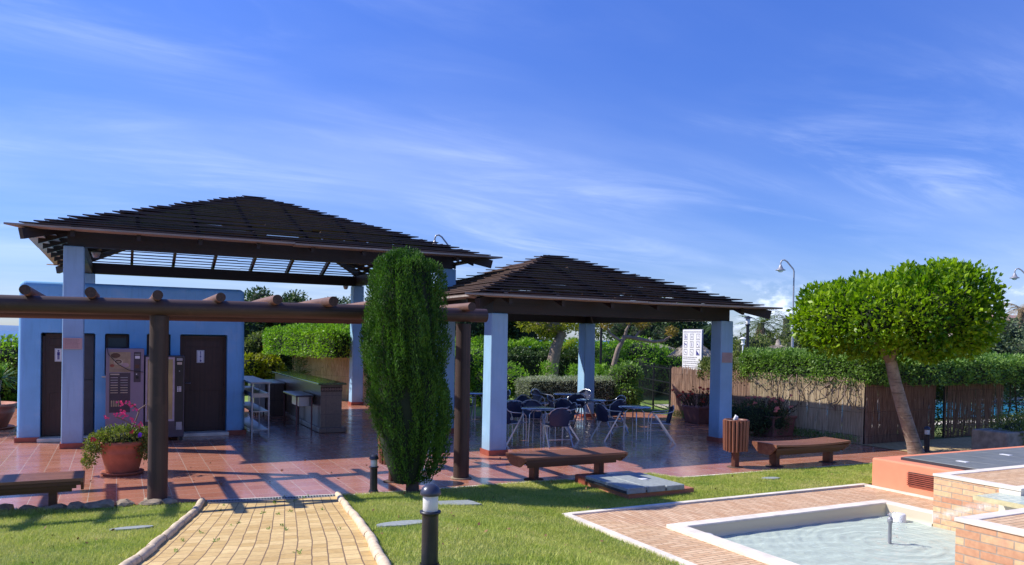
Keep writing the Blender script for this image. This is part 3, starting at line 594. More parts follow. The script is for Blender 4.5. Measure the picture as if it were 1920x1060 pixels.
# yellow path behind, far pool
struct(MB().add([(14.64, 9.4, .004), (40, 9.0, .004), (40, 12.1, .004), (14.64, 11.75, .004)], [(0, 1, 2, 3)], PAVEXY).build('path'))
POOLW = Mat('pool_water'); POOLW.col((0.05, 0.35, 0.60)); POOLW.rough(0.1); POOLW.bump(POOLW.noise(6, 4), .3, .02); POOLW = POOLW.m
struct(MB().add([(17.5, 15.2, .03), (45, 14.2, .03), (45, 19.2, .03), (17.5, 19.6, .03)], [(0, 1, 2, 3)], POOLW).build('swimming_pool_water'))
dk = MB(); dk.box((16.2, 19.6, -.01), (46, 21.2, .06), WHITE_ST); dk.box((16.2, 13.6, -.01), (46, 14.2, .06), WHITE_ST); struct(dk.build('pool_deck'))

# ------------------------------------------------------------------ lawn surface and grass
def lawn_mesh(name, u0, u1, v0, v1, inside, nu, nv):
    us = np.linspace(u0, u1, nu); vs_ = np.linspace(v0, v1, nv); mb = MB(); idx = {}; vv = []
    for j, v in enumerate(vs_):
        for i, u in enumerate(us): vv.append((u, v, lawnz(u, v)+.0))
    fs = []
    for j in range(nv-1):
        for i in range(nu-1):
            if inside((us[i]+us[i+1])/2, (vs_[j]+vs_[j+1])/2): fs.append((j*nu+i, j*nu+i+1, (j+1)*nu+i+1, (j+1)*nu+i))
    mb.add(vv, fs, LAWN, True); return struct(mb.build(name))
def xr(v): # path edges at v
    vr = [q[1] for q in PR][::-1]; ur = [q[0] for q in PR][::-1]; vl = [q[1] for q in PL][::-1]; ul_ = [q[0] for q in PL][::-1]
    return np.interp(v, vl, ul_), np.interp(v, vr, ur)
def edge_v(u): return np.interp(u, [-14, -1.6, -.6, .9, 2.75, 7.9, 8.15, 12.6, 14.6], [11.35, 11.3, 11.05, 10.78, 10.49, 10.39, 9.88, 9.78, 10.2])
def in_lawn(u, v, g=0.0):
    l, r = xr(v); a = (u > r+.05+g) & (((u < 4.97) & (v > 0)) | ((v > 8.37) & (u < 14.6))) & (v < edge_v(u)-g); b = (u < l-.05-g) & (v < edge_v(u)-g)
    return a | b
lawn_mesh('lawn', -6, 14.6, 1.5, 11.35, lambda u, v: bool(in_lawn(np.array(u), np.array(v), -.04)), 240, 120)
def zl(u, v): d = np.maximum(0, 10.55-v); x = np.clip((5-u)/2.4, 0, 1); return .113*d*x*x*(3-2*x)
GR = Mat('grass_blade'); _a = GR.noise(1.2, 5); _b = GR.noise(30, 2)
_k = GR.m2('ADD', GR.m2('MULTIPLY', _a, .45), GR.m2('MULTIPLY', _b, .55)); _cc = GR.ramp(_k, [(0.34, (0.27, 0.40, 0.04)), (0.5, (0.50, 0.56, 0.10)), (0.66, (0.76, 0.68, 0.27))])
_dp = GR.noise(.9, 5, rough=.65); _cc = GR.mix(GR.mr(_dp, .52, .70, 0, .35), _cc, (0.66, 0.56, 0.26)); _dg = GR.noise(2.3, 3); _cc = GR.mix(GR.mr(_dg, .55, .72, 0, .45), _cc, (0.16, 0.34, 0.03)); GR.col(_cc); GR.rough(.6); _tr = GR.n('ShaderNodeBsdfTranslucent'); GR.l(_cc, _tr.inputs[0]); _mx = GR.n('ShaderNodeMixShader'); _mx.inputs[0].default_value = .35
_o = [q for q in GR.t.nodes if q.type == 'OUTPUT_MATERIAL'][0]; GR.l(GR.b.outputs[0], _mx.inputs[1]); GR.l(_tr.outputs[0], _mx.inputs[2]); GR.l(_mx.outputs[0], _o.inputs[0]); GR = GR.m
def blades(n, u0, u1, v0, v1, test, hgt, wid):
    u = rng.uniform(u0, u1, n); v = rng.uniform(v0, v1, n); k = test(u, v); u, v = u[k], v[k]; n = len(u)
    z = zl(u, v); patch = 1+.35*np.sin(u*2.1+np.sin(v*3))*np.sin(v*2.7+1)
    h = hgt*rng.uniform(.5, 1.3, n)*patch; a = rng.uniform(0, 6.283, n); lx, ly = rng.normal(0, .45, n)*h, rng.normal(0, .45, n)*h; wx, wy = np.cos(a)*wid/2, np.sin(a)*wid/2
    A = np.stack([u-wx, v-wy, z-.004], 1); B = np.stack([u+wx, v+wy, z-.004], 1); Cc = np.stack([u+lx, v+ly, z+h], 1)
    return np.stack([A, B, Cc], 1).reshape(-1, 3)
def covers_ok(u, v):
    ok = ~((np.abs(u-3.86) < .31) & (np.abs(v-9.18) < .2)) & ~((u > 6.3) & (u < 7.52) & (v > 8.8)) 
    for (a, b, c, d) in ((2.46, 7.1, .26, .16), (9.45, 9.28, .17, .12), (.14, 8.65, .2, .11)): ok &= (((u-a)/c)**2+((v-b)/d)**2) > .9
    return ok
gt = lambda u, v: in_lawn(u, v, -.015) & covers_ok(u, v)
Vs = [blades(330000, -3.2, 5.0, 4.0, 11.3, gt, .034, .007), blades(190000, 4.8, 14.6, 8.3, 10.45, gt, .032, .008)]
V = np.concatenate(Vs); Fq = np.arange(len(V)).reshape(-1, 3); tag(raw('grass', V, Fq, GR, nside=3), 'short mown green lawn grass', 'grass', kind='stuff')
# background turf strips lit between the trees
BG = plain('far_grass', (0.20, 0.30, 0.05), .9, var=.3, scale=3, bump=.4)
struct(MB().add([(8.82, 19.92, -.004), (60, 19.92, -.004), (60, 60, -.004), (8.82, 60, -.004)], [(0, 1, 2, 3)], BG).add([(-40, 26.02, -.004), (8.81, 26.02, -.004), (8.81, 60, -.004), (-40, 60, -.004)], [(0, 1, 2, 3)], BG).build('far_lawn'))
# ================================================================== BUILDING
kb = thing('toilet_building', 'blue stucco toilet building with rounded parapet and dark wooden doors', 'building', (0.38, 17.84, 0))
def boxbm(a, b):
    return MB().box(a, b, BLUE)
hull = MB()
# battered body: slightly wider at the base
def hx(z, e): return [(-1.74-e, 17.83-e, z), (2.48+e, 17.83-e, z), (2.48+e, 21.6+e, z), (-1.74-e, 21.6+e, z)]
hull.hexa(hx(0, .015)+hx(3.17, -.01), BLUE); ho = hull.build('wall', kb); bev(ho, .11, 5)
bmf = ho.data
for p in bmf.polygons: p.use_smooth = True
cuts = [(-1.36, -.41, -.1, 2.16), (1.17, 2.12, -.1, 2.17), (-.24, .21, 1.30, 2.16), (.53, .99, 1.30, 2.17)]
cm_ = MB()
for (a, b, z0, z1) in cuts: cm_.box((a, 17.6, z0), (b, 18.16, z1), BLUE)
co = cm_.build('cutter', kb); bm = bmesh.new(); bm.from_mesh(co.data); bmesh.ops.bevel(bm, geom=[e for e in bm.edges], offset=.03, segments=2, affect='EDGES', profile=.5); bm.to_mesh(co.data); bm.free()
md = ho.modifiers.new('b', 'BOOLEAN'); md.object = co; md.operation = 'DIFFERENCE'; md.solver = 'EXACT'
bpy.context.view_layer.update(); dg_ = bpy.context.evaluated_depsgraph_get(); nm = bpy.data.meshes.new_from_object(ho.evaluated_get(dg_))
ho.modifiers.clear(); ho.data = nm; bpy.data.objects.remove(co)
for p in nm.polygons: p.use_smooth = False
try: nm.shade_auto_smooth = None
except Exception: pass
sk = MB()
for (a, b) in ((-1.765, -1.37), (-.40, 1.16), (2.13, 2.505)): sk.box((a, 17.795, 0), (b, 17.835, .095), TERRA)
sk.box((-1.785, 17.8, 0), (-1.762, 21.6, .095), TERRA); sk.box((2.506, 17.8, 0), (2.53, 21.6, .095), TERRA); sk.build('skirting', kb)
for (a, b) in ((-1.40, -.37), (1.13, 2.16)): bev(MB().box((a, 17.70, .0), (b, 18.14, .075), WHITE_ST).build('doorstep', kb), .008, 1)
def sign_pict(mb, u, z, s, y, kind):   # small pictograms
    def disc(cx, cz, r, m=INK): mb.add([(cx+r*math.cos(6.283*k/10), y, cz+r*math.sin(6.283*k/10)) for k in range(10)], [tuple(range(10))], m)
    def rect(x0, z0, x1, z1, m=INK): mb.add([(x0, y, z0), (x1, y, z0), (x1, y, z1), (x0, y, z1)], [(0, 1, 2, 3)], m)
    if kind == 'man': disc(u, z+s*.42, s*.09); rect(u-s*.12, z-.02*s, u+s*.12, z+s*.3); rect(u-s*.09, z-s*.45, u-s*.01, z-.02*s); rect(u+s*.01, z-s*.45, u+s*.09, z-.02*s)
    if kind == 'woman': disc(u, z+s*.42, s*.09); mb.add([(u-s*.2, y, z-.12*s), (u+s*.2, y, z-.12*s), (u, y, z+s*.32)], [(0, 1, 2)], INK); rect(u-s*.07, z-s*.42, u-s*.01, z-.12*s); rect(u+s*.01, z-s*.42, u+s*.07, z-.12*s)
    if kind == 'chair': disc(u-.05*s, z+s*.38, s*.09); rect(u-s*.1, z-.05*s, u-s*.0, z+s*.28); disc(u+.02*s, z-.16*s, s*.22); rect(u, z-.05*s, u+.24*s, z+.03*s)
d1 = bev(MB().box((-1.33, 18.05, .08), (-.90, 18.10, 2.12), DOORW).build('door', kb), .01, 1)
MB().box((-1.34, 18.02, .08), (-1.29, 18.05, 2.14), DOORW).box((-1.34, 18.02, 2.09), (-.43, 18.05, 2.14), DOORW).build('door_frame', kb)
GREYDOOR = plain('grey_door_leaf', (0.055, 0.05, 0.06), .5)
d2 = bev(MB().box((-.87, 18.0, .08), (-.44, 18.05, 2.12), GREYDOOR).box((-.87, 17.99, 1.2), (-.44, 18.0, 1.225), BLACK).build('door', kb), .006, 1); d2['label'] = 'dark grey right leaf of the left doorway'
s1 = MB().box((-1.13, 18.036, 1.58), (-1.0, 18.049, 1.84), WHITE).box((-1.12, 18.034, 1.59), (-1.01, 18.0365, 1.83), GREYP).box((-1.115, 18.031, 1.595), (-1.015, 18.0345, 1.825), WHITE); sign_pict(s1, -1.065, 1.71, .2, 18.0305, 'man'); s1.build('door_sign', d1)
d3 = bev(MB().box((1.20, 18.05, .08), (2.10, 18.10, 2.13), DOORW).build('door', kb), .01, 1)
MB().box((1.18, 18.0, .08), (1.225, 18.05, 2.14), DOORW).box((2.07, 18.0, .08), (2.11, 18.05, 2.14), DOORW).box((1.226, 18.0, 2.09), (2.069, 18.05, 2.14), DOORW).build('door_frame', kb)
s1 = MB().box((1.52, 18.036, 1.56), (1.67, 18.049, 1.83), WHITE).box((1.53, 18.034, 1.57), (1.66, 18.0365, 1.82), GREYP).box((1.537, 18.031, 1.577), (1.653, 18.0345, 1.813), WHITE); sign_pict(s1, 1.595, 1.775, .07, 18.0305, 'man'); sign_pict(s1, 1.595, 1.70, .09, 18.0305, 'woman'); sign_pict(s1, 1.595, 1.615, .08, 18.0305, 'chair'); s1.build('door_sign', d3)
for zz in (.45, 1.1, 1.85): MB().tube([(2.075, 18.04, zz-.05), (2.075, 18.04, zz+.05)], .012, BLACK, 6).build('hinge', d3)
for (dd, a_, b_) in ((d1, -1.29, -.90), (d3, 1.225, 2.07)):
    for (q0, q1) in ((.16, .95), (1.9, 2.04)): bev(MB().box((a_+.07, 18.042, q0), (b_-.07, 18.0515, q1), DOORW).build('door_panel', dd), .006, 1)
hd = MB(); hd.tube([(1.30, 18.05, 1.12), (1.30, 17.99, 1.12), (1.40, 17.985, 1.12)], .011, GREYP, 8); hd.lathe([(0, 0), (.028, 0), (.028, .012), (0, .012)], (1.30, 18.04, 1.12), GREYP, 12); hd.build('handle', d3)
for (a, b, z1) in ((-.24, .21, 2.16), (.53, .99, 2.17)):
    wd = MB(); t_ = .06
    wd.box((a+.01, 18.04, 1.32), (a+t_, 18.1, z1-.02), DOORW).box((b-t_, 18.04, 1.32), (b-.01, 18.1, z1-.02), DOORW).box((a+t_, 18.04, z1-.09), (b-t_, 18.1, z1-.02), DOORW).box((a+t_, 18.04, 1.32), (b-t_, 18.1, 1.39), DOORW)
    wo_ = wd.build('window', kb); MB().box((a+t_, 18.07, 1.39), (b-t_, 18.08, z1-.09), plain('dark_pane', (0.02, 0.022, 0.03), .08)).build('pane', wo_)
    MB().box((a-.05, 17.79, 1.265), (b+.05, 18.03, 1.295), WHITE_ST).build('window_sill', kb)

# ================================================================== PAVILIONS
def pavilion(name, label, u, v, S, h, o, e, a, front_col_label, seed, pitch=.176):
    r = random.Random(seed); t = thing(name, label, 'pavilion', (u+S/2, v+S/2, 0)); hw = .175; bt = .12
    slope = (a-e)/(S/2+o); cx, cy = u+S/2, v+S/2; half = S/2+o
    for i, (x, y) in enumerate(((u, v), (u+S, v), (u+S, v+S), (u, v+S))):
        mb = MB(); b_, tp = hw+.006, hw-.004
        mb.hexa([(x-b_, y-b_, .0), (x+b_, y-b_, .0), (x+b_, y+b_, .0), (x-b_, y+b_, .0), (x-tp, y-tp, h), (x+tp, y-tp, h), (x+tp, y+tp, h), (x-tp, y+tp, h)], BLUE2)
        c_ = bev(mb.build('column', t), .022, 3)
        MB().box((x-hw-.025, y-hw-.025, 0.001), (x+hw+.025, y+hw+.025, .10), TERRA).build('skirting', c_)
    # perimeter beams
    bh = .30; q = .11
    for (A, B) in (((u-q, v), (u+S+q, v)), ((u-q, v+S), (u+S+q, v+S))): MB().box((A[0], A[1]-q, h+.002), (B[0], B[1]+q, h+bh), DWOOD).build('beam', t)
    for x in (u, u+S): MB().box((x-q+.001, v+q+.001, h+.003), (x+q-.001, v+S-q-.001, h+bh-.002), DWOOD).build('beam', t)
    zr = lambda d: e + (half-d)*slope   # roof height at distance d from centre
    # rafters
    k = int(round(S/1.05)); step = S/k
    rw, rh = .07, .15; dz = .02
    for i in range(-int(half/step), int(half/step)+1):
        x = i*step + (0 if k % 2 == 0 else step/2)
        if abs(x) > half-.15: continue
        d0 = abs(x)
        for s in (-1, 1):
            for axis in (0, 1):
                def P(along, z): return (cx+x, cy+s*along, z) if axis == 0 else (cx+s*along, cy+x, z)
                p0, p1 = Vector(P(half-.13, zr(half-.13)-rh/2-dz)), Vector(P(d0+.03, zr(d0+.03)-rh/2-dz))
                if (p1-p0).length > .2:
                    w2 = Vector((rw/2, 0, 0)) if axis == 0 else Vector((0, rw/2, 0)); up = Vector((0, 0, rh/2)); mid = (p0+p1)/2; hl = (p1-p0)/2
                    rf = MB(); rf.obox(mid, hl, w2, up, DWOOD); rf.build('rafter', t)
    hp = MB()
    for sx in (-1, 1):
        for sy in (-1, 1):
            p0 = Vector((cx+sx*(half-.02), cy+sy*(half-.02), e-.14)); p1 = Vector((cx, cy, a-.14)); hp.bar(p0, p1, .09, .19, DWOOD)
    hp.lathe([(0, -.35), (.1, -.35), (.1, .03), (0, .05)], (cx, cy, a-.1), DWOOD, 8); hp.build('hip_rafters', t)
    # slats : flat boards stepping up the slopes
    nrow = int((half-.08)/pitch); bw = .170; th = .022
    for face in range(4):
        mb = MB(); bw = .26 if face in (1, 3) else .206
        for i in range(nrow+1):
            d = half - i*pitch; z = zr(d); ext = (.16 if i else .26) if face in (0, 2) else .0
            L_ = d + ext + (r.uniform(-.05, .05) if face in (0, 2) else 0)
            segs = [(-L_, L_)]
            if L_ > 1.3 :
                c_ = r.uniform(-.35, .35)*L_; segs = [(-L_, c_), (c_+.004, L_)]
            if i > 1 and r.random() < .045 and L_ > 1.5:     # a board slipped out
                c_ = r.uniform(-.5, .5)*L_; segs = [(-L_, c_), (c_+r.uniform(.12, .35), L_)]
            for (s0, s1) in segs:
                j0, j1 = r.uniform(-.012, .012), r.uniform(-.012, .012); tz = r.uniform(-.006, .005)
                jo = r.uniform(-.016, .016); thk = th if i else .034
                def W(s, y, zz, jj):   # y: outward from centre
                    y += jo
                    if face == 0: return (cx+s, cy-y, zz+jj)
                    if face == 1: return (cx+y, cy+s, zz+jj)
                    if face == 2: return (cx-s, cy+y, zz+jj)
                    return (cx-y, cy-s, zz+jj)
                yo = d + (.05 if i == 0 else 0); yi = d-bw
                # mitre: ends follow the hip so they read as points from outside
                cut0 = bw*.9 if s0 == -L_ else 0; cut1 = bw*.9 if s1 == L_ else 0
                zo, zi = z, z-.012+tz
                mm = (SLAT if face in (0, 2) else SLATY)
                pts = [W(s0, yo, zo, j0), W(s1, yo, zo, j1), W(s1-cut1, yi, zi, j1), W(s0+cut0, yi, zi, j0)]
                top = [(x, y, zz+thk) for x, y, zz in pts]; mb.hexa(pts+top, mm if i else WEATH_LIT)
        mb.build('roof_slats', t)
    return t
p1 = pavilion('pavilion', 'large open pavilion with slatted pyramid roof on tall blue columns, over the toilet building', -0.7525, 16.8216, 7.5507, 3.787, .80, 4.03, 5.714, '', 3)
p2 = pavilion('pavilion', 'lower slatted roof pavilion on short blue columns above the cafe tables', 6.3966, 13.2867, 5.5818, 2.677, .74, 2.955, 4.23, '', 11)
# floodlights under the big roof
for q, l in (((6.35, 24.1, 3.72), 'small floodlight under the large roof by the far right column'), ((-0.4, 17.2, 3.70), 'small floodlight under the large roof by the near left column')):
    t = thing('floodlight', l, 'floodlight', q, 'floodlights under the large roof')
    mb = MB(); mb.lathe([(0, -.07), (.05, -.06), (.085, .03), (.08, .05), (0, .05)], q, GREYP, 14); mb.build('housing', t); MB().bar((q[0], q[1], q[2]+.05), (q[0], q[1], q[2]+.10), .03, .03, BLACK).build('bracket', t)

# notices on the columns
def lines_on(mb, plane, a, b, z0, z1, n, m, off, seed=1, hgt=.35):
    r = random.Random(seed); dz = (z1-z0)/n
    for i in range(n):
        x = a
        end = b - r.uniform(0, .25)*(b-a)
        while x < end:
            wd = min(r.uniform(.05, .16)*(abs(b-a)), end-x); zc_ = z1-dz*(i+.5)
            p = [(x, off, zc_-dz*hgt/2), (x+wd, off, zc_-dz*hgt/2), (x+wd, off, zc_+dz*hgt/2), (x, off, zc_+dz*hgt/2)]
            if plane == 'u': p = [(off, y_, z_) for (y_, _, z_) in [(q[0], 0, q[2]) for q in p]]
            mb.add(p, [(0, 1, 2, 3)], m); x += wd + abs(b-a)*.025
for (a, b, z0, z1, y, l) in ((-.915, -.60, 1.86, 2.07, 16.8216-.178, 'pink printed notice on the blue column in front of the left toilet door'), (11.83, 12.12, 1.76, 1.98, 13.2867-.178, 'beige printed notice on the blue column by the litter bin')):
    t = thing('notice', l, 'notice', (a, y, z0), 'notices on the blue columns')
    MB().box((a, y-.014, z0), (b, y, z1), PINKP).build('panel', t); mb = MB(); lines_on(mb, 'v', a+.03, b-.03, z0+.02, z1-.02, 7, LINE, y-.0155, 4); mb.build('print', t)

# ================================================================== PERGOLA
pg = thing('pergola', 'dark round log pergola with two posts and short rafter logs over the beam', 'pergola', (0.48, 11.1, 0))
for (x, y) in ((0.48, 11.16), (4.81, 11.16), (0.60, 13.52), (4.89, 13.52)):
    mb = MB(); r0 = .124 if y < 12 else .11
    mb.tube([(x, y, 0), (x+.002, y, .8), (x-.003, y, 1.6), (x, y, 2.42)], [r0, r0*.99, r0*.96, r0*.94], LOGZ, 18, capm=LOGEND); mb.build('post', pg)
for y in (11.10, 13.5):
    mb = MB(); dz = 0 if y < 12 else -.03
    mb.tube([(-6.5, y, 2.50+dz), (-3.2, y, 2.50+dz), (-1, y+.01, 2.515+dz), (1.5, y-.005, 2.535+dz), (3.5, y+.005, 2.55+dz), (5.16, y, 2.555+dz)], [.108, .111, .108, .111, .109, .106], LOGX, 18, capm=LOGEND); mb.build('beam', pg)
for i in range(-6, 9):
    x = .45 + .723*i + random.uniform(-.03, .03)
    if x > 5.0: continue
    f = 10.70 + random.uniform(-.06, .07); mb = MB(); r_ = .064+random.uniform(-.004, .006); z = 2.672
    mb.tube([(x, f, z), (x+random.uniform(-.02, .02), 12, z-.005), (x+random.uniform(-.03, .03), 14.0+random.uniform(-.1, .1), z-.03)], [r_, r_*1.04, r_], LOGY, 14, capm=LOGEND); mb.build('rafter_log', pg)
# stone footing at the front posts
for i, (x, y) in enumerate(((.48, 11.16), (4.81, 11.16))): MB().lathe([(0, .0), (.17, 0), (.165, .02), (0, .02)], (x, y, 0.001), ROCK, 16).build('footing', pg)

# ================================================================== VENDING MACHINES
vt = thing('vending_machine', 'plum hot drinks vending machine with a coffee picture beside the left doorway', 'vending machine', (.13, 17.5, 0), 'vending machines')
bev(MB().box((-.21, 17.2, .03), (.47, 17.78, 1.87), VEND).build('cabinet', vt), .012, 2)
MB().box((-.2, 17.24, .0), (.46, 17.76, .029), VDARK).build('plinth', vt)
y = 17.196; mb = MB(); mb.box((-.145, y, 1.47), (.225, y+.006, 1.80), PLAT)
mb.box((-.145, y, 1.40), (.225, y+.006, 1.465), plain('beige_strip', (.34, .27, .18), .4))
def disc(mb, cx, y, cz, rx, rz, m, n=18, a0=0, a1=6.2832): mb.add([(cx+rx*math.cos(a0+(a1-a0)*k/n), y, cz+rz*math.sin(a0+(a1-a0)*k/n)) for k in range(n)], [tuple(range(n))], m)
disc(mb, -.04, y-.001, 1.73, .085, .05, PBROWN); disc(mb, .01, y-.0015, 1.60, .085, .06, PCREAM); disc(mb, .01, y-.002, 1.61, .06, .04, PBROWN); disc(mb, .01, y-.0025, 1.605, .04, .022, PLAT); disc(mb, .13, y-.001, 1.54, .07, .045, PINKP); disc(mb, -.1, y-.001, 1.53, .04, .03, TERRA)
mb.build('picture_panel', vt)
mb = MB(); mb.box((-.145, y, .60), (.225, y+.006, 1.385), VDARK); mb.box((-.13, y-.002, 1.345), (.03, y, 1.37), PCREAM)
for r_ in range(7):
    for c_ in range(2):
        zz = 1.30-r_*.05; m_ = PCREAM if r_ > 2 else GREYP
        mb.box((-.125+c_*.175, y-.002, zz-.014), (.005+c_*.175, y, zz), m_ if (r_+c_) % 2 or r_ > 3 else VFRAME)
mb.build('selection_panel', vt)
mb = MB(); mb.box((-.13, y-.003, .70), (.07, y-.0005, .86), VDARK); 
for i in range(4): mb.box((-.115+i*.04, y-.004, .72), (-.09+i*.04, y-.003, .84), PLAT)
mb.build('cup_outlet', vt)
mb = MB(); mb.box((.285, y, 1.20), (.41, y+.006, 1.80), VDARK); mb.box((.305, y-.002, 1.67), (.39, y, 1.725), WHITE); mb.box((.3, y-.002, 1.75), (.395, y, 1.765), GREYP); mb.box((.31, y-.002, 1.48), (.385, y, 1.55), PBROWN); disc(mb, .335, y-.002, 1.36, .012, .012, WHITE); mb.box((.32, y-.002, 1.27), (.375, y, 1.32), BLACK); mb.build('coin_panel', vt)
vt = thing('vending_machine', 'dark snack vending machine with a pale framed glass front behind the wooden post', 'vending machine', (.86, 17.5, 0), 'vending machines')
bev(MB().box((.49, 17.2, .07), (1.22, 17.8, 1.73), VDARK).build('cabinet', vt), .01, 2)
for x in (.54, 1.17):
    for yy in (17.25, 17.74): MB().box((x-.03, yy-.03, 0), (x+.03, yy+.03, .069), BLACK).build('foot', vt)
mb = MB(); mb.box((.50, y, .40), (.535, y+.004, 1.70), VFRAME); mb.box((1.0, y, .40), (1.035, y+.004, 1.70), VFRAME); mb.box((.535, y, 1.66), (1.0, y+.004, 1.70), VFRAME); mb.box((.535, y, .40), (1.0, y+.004, .44), VFRAME); mb.build('glass_frame', vt)
MB().box((.535, y+.002, .44), (1.0, y+.0045, 1.66), VTAN).build('glass', vt)
mb = MB(); mb.box((1.045, y, .3), (1.2, y+.004, 1.70), BLACK); mb.box((1.07, y-.002, 1.63), (1.18, y, 1.685), GREYP); mb.box((1.08, y-.002, 1.55), (1.17, y, 1.60), PCREAM); disc(mb, 1.125, y-.002, 1.42, .012, .012, GREYP)
for i in range(3):
    for j in range(4): mb.box((1.085+i*.028, y-.003, 1.0+j*.028), (1.105+i*.028, y, 1.02+j*.028), WHITE)
mb.box((1.07, y-.003, .22), (1.18, y, .38), GREYP); mb.build('keypad_panel', vt)
mb = MB(); mb.tube([(-.19, 17.17, 1.87), (-.17, 17.16, 1.76), (0, 17.16, 1.56), (.2, 17.16, 1.44), (.46, 17.17, 1.40)], .006, BLACK, 6); tag(mb.build('power_cable'), 'black cable hanging across the front of the drinks machine', 'cable')

# ================================================================== BAR COUNTER, RACK, SINK TABLE
bc = thing('bar_counter', 'tiled barbecue bar counter with a sloping view of green granite top', 'bar counter', (4.35, 20.4, 0)); bc['label'] = 'long brown tiled bar counter with a green granite top under the large roof'
mb = MB(); vs = [(4.08, 17.5, .12), (4.56, 17.5, .12), (4.56, 23.2, .12), (4.08, 23.2, .12), (4.08, 17.5, 1.06), (4.56, 17.5, 1.06), (4.56, 23.2, 1.06), (4.08, 23.2, 1.06)]
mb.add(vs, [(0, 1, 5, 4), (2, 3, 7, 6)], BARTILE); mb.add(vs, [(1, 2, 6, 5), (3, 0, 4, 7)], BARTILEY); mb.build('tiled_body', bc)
bev(MB().box((4.04, 17.42, .001), (4.66, 23.25, .12), BARTILE).build('plinth', bc), .02, 2)
bev(MB().box((4.0, 17.4, 1.085), (4.64, 23.3, 1.125), GRANITE).build('granite_top', bc), .006, 2)
mb = MB(); mb.box((4.075, 17.488, .93), (4.565, 17.499, 1.04), BARKD)
for i in range(8): mb.obox((4.12+i*.058, 17.486, .985), (.018, 0, .018), (0, .003, 0), (-.018, 0, .018), MOTIF)
mb.box((4.07, 17.49, 1.062), (4.57, 23.2, 1.084), BARTILEY); mb.build('border_tiles', bc)
lc = MB(); vs = [(3.62, 21.6, 0), (4.04, 21.6, 0), (4.04, 23.2, 0), (3.62, 23.2, 0), (3.62, 21.6, .86), (4.04, 21.6, .86), (4.04, 23.2, .86), (3.62, 23.2, .86)]
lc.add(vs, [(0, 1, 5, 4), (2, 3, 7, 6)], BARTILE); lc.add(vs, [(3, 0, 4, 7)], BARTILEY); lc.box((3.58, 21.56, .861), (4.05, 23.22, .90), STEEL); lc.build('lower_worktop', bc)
gr_ = thing('steel_cooker', 'stainless steel cooker cabinet at the left of the bar counter', 'cooker', (3.4, 22.3, 0))
bev(MB().box((3.3, 21.9, .12), (3.60, 23.0, .86), STEEL).build('cabinet', gr_), .01, 2)
for x in (3.34, 3.56):
    for yy in (21.95, 22.95): MB().box((x-.02, yy-.02, 0), (x+.02, yy+.02, .119), BLACK).build('leg', gr_)
stt = thing('sink_table', 'dark steel sink table standing against the bar counter', 'sink table', (3.85, 18.5, 0))
bev(MB().box((3.62, 17.95, .78), (4.03, 19.5, .82), VDARK).build('top', stt), .006, 1)
MB().box((3.72, 18.1, .56), (4.0, 18.9, .779), STEEL).build('basin', stt)
for (x, yy) in ((3.65, 17.99), (3.99, 17.99), (3.65, 19.46), (3.99, 19.46)): MB().tube([(x, yy, 0), (x, yy, .779)], .018, POTP, 8).build('leg', stt)
rk = thing('steel_rack', 'tall stainless steel rack with open shelves at the right corner of the building', 'rack', (2.72, 18, 0))
bev(MB().box((2.50, 17.02, 1.15), (2.92, 19.6, 1.19), STEEL).build('top', rk), .008, 2)
for z in (.16, .55, .86): MB().box((2.54, 17.06, z), (2.88, 19.56, z+.02 if z != .86 else z+.09), STEEL).build('shelf', rk)
for (x, yy) in ((2.54, 17.06), (2.88, 17.06), (2.54, 18.3), (2.88, 18.3), (2.54, 19.56), (2.88, 19.56)): MB().tube([(x, yy, 0), (x, yy, 1.149)], .017, STEEL, 8).build('leg', rk)

